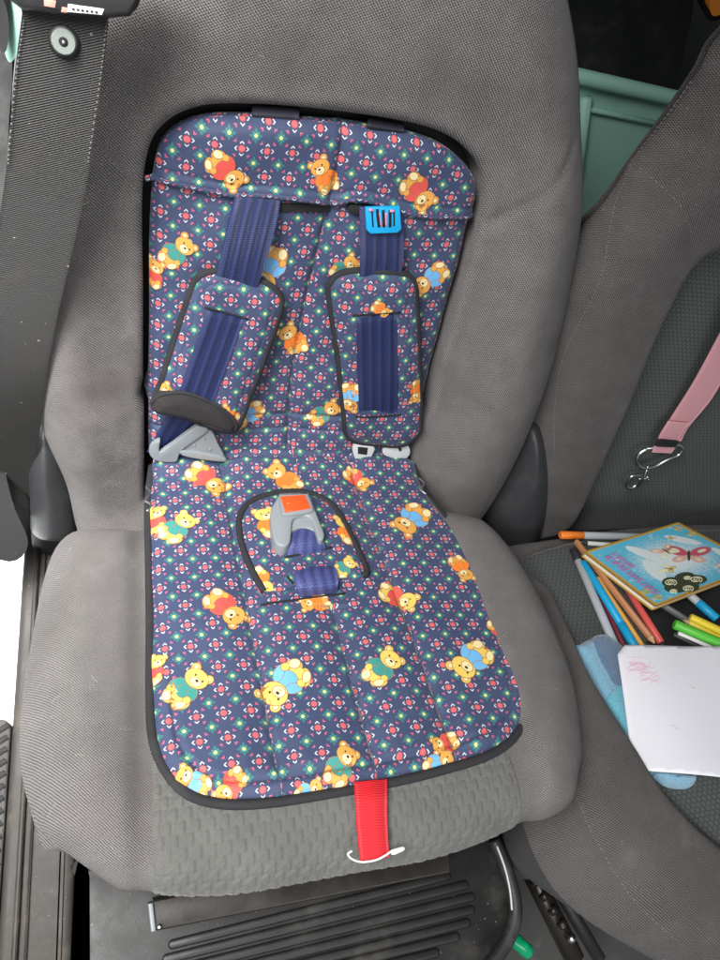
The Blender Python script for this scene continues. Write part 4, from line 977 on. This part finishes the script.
band3('lead_fold', [(668, 421), (660, 434), (657, 441)], [(690, 423), (684, 430), (677, 442)], [-.013, -.0135, -.0155], .0022, PINKW)
band3('lead_tape', [(658, 439), (655, 446)], [(679, 441), (676, 447)], [-.0115, -.0115], .0026, BLK)
band3('lead_loop', [(654, 446), (652, 452)], [(676, 447), (671, 453)], [-.014, -.014], .002, PINKW)
cb = [(646, 449), (638, 455), (637, 463), (643, 468), (655, 466), (668, 459), (678, 455), (682, 449), (678, 445), (671, 448)]
car = tube('carabiner', smooth(np.array([on3(p, -.015) for p in cb]), False, 6), .0025, METAL, lead_t, seg=10)
tube('carabiner_gate', np.array([on3((671, 448), -.015), on3((660, 447), -.015), on3((646, 449), -.015)]), .0012, METAL, car, seg=8)
tube('link', np.array([on3((648, 466), -.014), on3((643, 480), -.016), on3((637, 487), -.018)]), .0011, METAL, lead_t, seg=8)
hk = [(640, 475), (632, 476), (628, 481), (626, 486), (630, 488), (636, 485), (640, 478)]
tube('snap_hook', smooth(np.array([on3(p, -.018) for p in hk]), False, 5), .0019, METAL, lead_t, seg=8)
tube('hook_lever', np.array([on3((643, 478), -.016), on3((649, 480), -.016), on3((647, 476), -.016)]), .0012, METAL, lead_t, seg=8)

# ================================================================== behind the seats
def on_z(px, z):
    d = (px[0]-360)/FPX*r2+(px[1]-480)/FPX*d2+fwd; return CAM+d*((z-CAM[2])/d[2])
zc = .10
A, Bp = on_z((540, 66), zc), on_z((690, 100), zc); dx = (Bp-A)/np.linalg.norm(Bp-A); nx_ = np.array([-dx[1], dx[0], 0])
if np.dot(nx_, A-CAM) < 0: nx_ = -nx_
crate = thing('teal_crate', 'teal plastic crate with a rolled rim standing behind the two seats', 'crate', (*((A+Bp)/2)[:2], -.33))
def FCr(u, w, h):
    u, w, h = np.broadcast_arrays(*[np.asarray(a, float) for a in (u, w, h)]); return A+u[..., None]*dx+h[..., None]*-nx_+w[..., None]*np.array([0, 0, 1.])
Lc = np.linalg.norm(Bp-A)
prism('crate_wall', FCr, rr(.01, 3, -.05, Lc+.05, -.43, .0), -.02, .0, TEAL, crate, bev=.004)
tube('crate_rim', FCr(np.linspace(-.05, Lc+.05, 8), 0., .006), .012, TEAL, crate, seg=12)
q0, q1 = on_z((590, 112), zc-.10), on_z((630, 165), zc-.22)
tube('crate_rib', [FCr(.10, -.03, .008), FCr(.16, -.16, .008), FCr(.2, -.3, .008)], .010, TEAL, crate, seg=8)
tube('crate_rib', [FCr(.0, -.05, .004), FCr(Lc, -.05, .004)], .005, TEAL, crate, seg=8)
bagm = plastic('black_cargo', (.010, .011, .011), .4, dirt_amt=.08)
solid_px('cargo_case', [(570, -60), (640, -60), (690, -10), (686, 45), (672, 100), (655, 150), (560, 140)], 1.34, .12, bagm, label='black case standing in the dark behind the crate', cat='case')
lens_px = [(712, -20), (740, -20), (735, 6), (722, 14), (711, 13)]
lm = solid_px('interior_lamp', lens_px, 1.3, .03, plain('amber_lens', (.75, .24, .03), .2), label='small amber lamp lens at the upper right corner', cat='lamp')
yl = at_depth((722, 0), 1.3)[1]
if yl < 1.2: solid_px('lamp_housing', [(706, -26), (746, -26), (741, 9), (722, 19), (706, 17)], 1.325, max(.03, 1.275-yl), bagm, lm)

# ================================================================== below the cushion: ribbed plastic step, dark rail, odds and ends
ZS = -.075
def onz(px, z=ZS): return on_z(px, z)[:2]
STEPP = plastic('step_plastic', (.013, .0127, .0123), .42, dirt=(.10, .09, .075), dirt_amt=.35)
step = thing('storage_step', 'black ribbed plastic step under the front of the seat', 'step', (*onz((320, 940)), -.33))
so = smooth([onz(p) for p in [(78, 880), (90, 860), (300, 830), (480, 800), (504, 850), (514, 890), (513, 925), (500, 958), (480, 985), (420, 1020), (90, 1060), (78, 1040), (77, 960)]], True, 6)
FSt = frame_flat(ZS); prism('step_tray', FSt, so, -.2, .0, STEPP, step, bev=.01)
ends = [(451, 875), (469, 884), (475, 896), (475, 909), (471, 922), (460, 936), (440, 952), (410, 972)]
for k, e in enumerate(ends):
    a = np.array(e, float); b = np.array([168-6*k, a[1]+.235*(a[0]-168+6*k)+4])
    P = np.array([on_z(b*(1-t)+a*t, ZS+.001) for t in np.sort(np.concatenate([np.linspace(0, 1, 9), 1-np.array([.002, .006, .012]), [.002, .006, .012]]))]); sL = np.linalg.norm(P-P[0], axis=1); sR = np.minimum(sL, sL[-1]-sL)
    tube('rib', P, np.sqrt(np.clip(1-(1-np.clip(sR/.0042, 0, 1))**2, .01, 1))*.0042, STEPP, step, seg=12, flat=.45, nref=(0, 0, 1))
rim_px = [(494, 840), (506, 868), (514, 895), (515, 920), (505, 945), (488, 968)]
tube('step_rim', smooth([on_z(p, ZS+.012) for p in rim_px], False, 6), .007, BLACKP, step, seg=10)
tube('rim_trim', smooth([on_z(p, ZS+.02) for p in [(497, 846), (505, 868), (510, 890), (512, 910)]], False, 6), .0011, LGREYP, step, seg=6)
rail = thing('seat_rail', 'dark coated metal crossbar directly under the front edge of the cushion', 'rail', (*onz((300, 890), -.02), -.08))
zr = -.015
rq = np.array([onz(p, zr) for p in [(153, 900), (448, 840), (450, 873), (156, 931)]]); prism('crossbar', frame_flat(zr), rq, -.05, 0., DMETAL, rail, bev=.002)
rq = np.array([onz(p, zr+.004) for p in [(148, 904), (153, 903), (156, 931), (151, 932)]]); prism('end_bracket', frame_flat(zr+.004), rq, -.04, 0., GREYP, rail, bev=.001)
a = on_z((159, 927), zr+.002); lathe('screw', a, a+np.array([0, 0, .003]), [(0, .002), (.002, .002), (.003, .001)], METAL, rail, seg=8)
# between the seats
zf = -.30
gl = thing('green_lighter', 'translucent green plastic lighter on the floor between the seats', 'lighter', on_z((520, 945), -.12)-np.array([0, 0, .006]))
GRN, _, gb = material('green_plastic', .15, (.005, .38, .16)); gb.inputs['Transmission Weight'].default_value = .4
lathe('lighter_body', on_z((508, 934), -.12), on_z((527, 951), -.12), [(0, .006), (.002, .0075), (.028, .0075), (.030, .006)], GRN, gl, seg=12)
tr_ = thing('floor_track', 'dark greasy seat track in the gap between the two seats', 'seat track', on_z((545, 900), zf))
def gbar(name, a, b, r, z, mat): return tube(name, [on_z(a, z), on_z(b, z)], r, mat, tr_, seg=8)
gbar('track', (520, 850), (575, 960), .012, -.20, DMETAL); gbar('track', (535, 850), (600, 960), .008, -.22, BLACKP)
for k in range(5): gbar('track_bolt', (533+9*k, 880+14*k), (537+9*k, 884+14*k), .006, -.185, METAL if k == 4 else DMETAL)

# ================================================================== grit and lint
def crumb_geo(P, r):
    V = np.array([(1, 0, 0), (-1, 0, 0), (0, 1, 0), (0, -1, 0), (0, 0, 1), (0, 0, -.6)])*rng.uniform(.5, 1.2, (6, 1))*r+P
    return V, [(0, 2, 4), (2, 1, 4), (1, 3, 4), (3, 0, 4), (2, 0, 5), (1, 2, 5), (3, 1, 5), (0, 3, 5)], np.zeros((6, 2))
g = []
for k in range(100):
    px = (rng.uniform(100, 510), rng.uniform(870, 960)); g.append(crumb_geo(on_z(px, ZS+.0006), rng.uniform(.0003, .0011)))
for k in range(110): g.append(crumb_geo(np.array([rng.uniform(-.325, -.265), rng.uniform(-.62, .05), -.1995]), rng.uniform(.0003, .0012)))
V, Fc, U, M = join_geo(g); mesh_obj('grit', V, Fc, plain('pale_grit', (.17, .15, .12), .9), label='pale crumbs and sand scattered on the step and the door sill', cat='grit', kind='stuff', smooth_=False)
def fibres(n, sheet, x0, x1, v0, v1, smin=.003, smax=.010):
    g = []; tries = 0
    while len(g) < n and tries < 4000:
        tries += 1; q = np.array([rng.uniform(x0, x1), rng.uniform(v0, v1)])
        if not inside(q[None], sheet.out)[0] or any(inside(q[None], h)[0] for h in sheet.holes): continue
        L = rng.uniform(smin, smax); a0 = rng.uniform(0, 6.28); P = [q]
        for i in range(4): a0 += rng.normal(0, .7); P.append(P[-1]+L/4*np.array([math.cos(a0), math.sin(a0)]))
        g.append(tube_geo(sheet.surf(np.array(P), .0004), .00009, 4))
    return g
g = fibres(14, SC, -.29, -.19, .10, .44)+fibres(7, SC, .12, .2, .12, .40)+fibres(16, SB, -.28, .22, -.05, .46)+fibres(12, SRB, .25, .6, 0, .4)+fibres(10, SRC, .25, .6, .1, .5)
V, Fc, U, M = join_geo(g); mesh_obj('lint', V, Fc, plain('pale_lint', (.45, .43, .41), .9), label='fine pale lint fibres clinging to the grey seat cloth', cat='lint', kind='stuff')
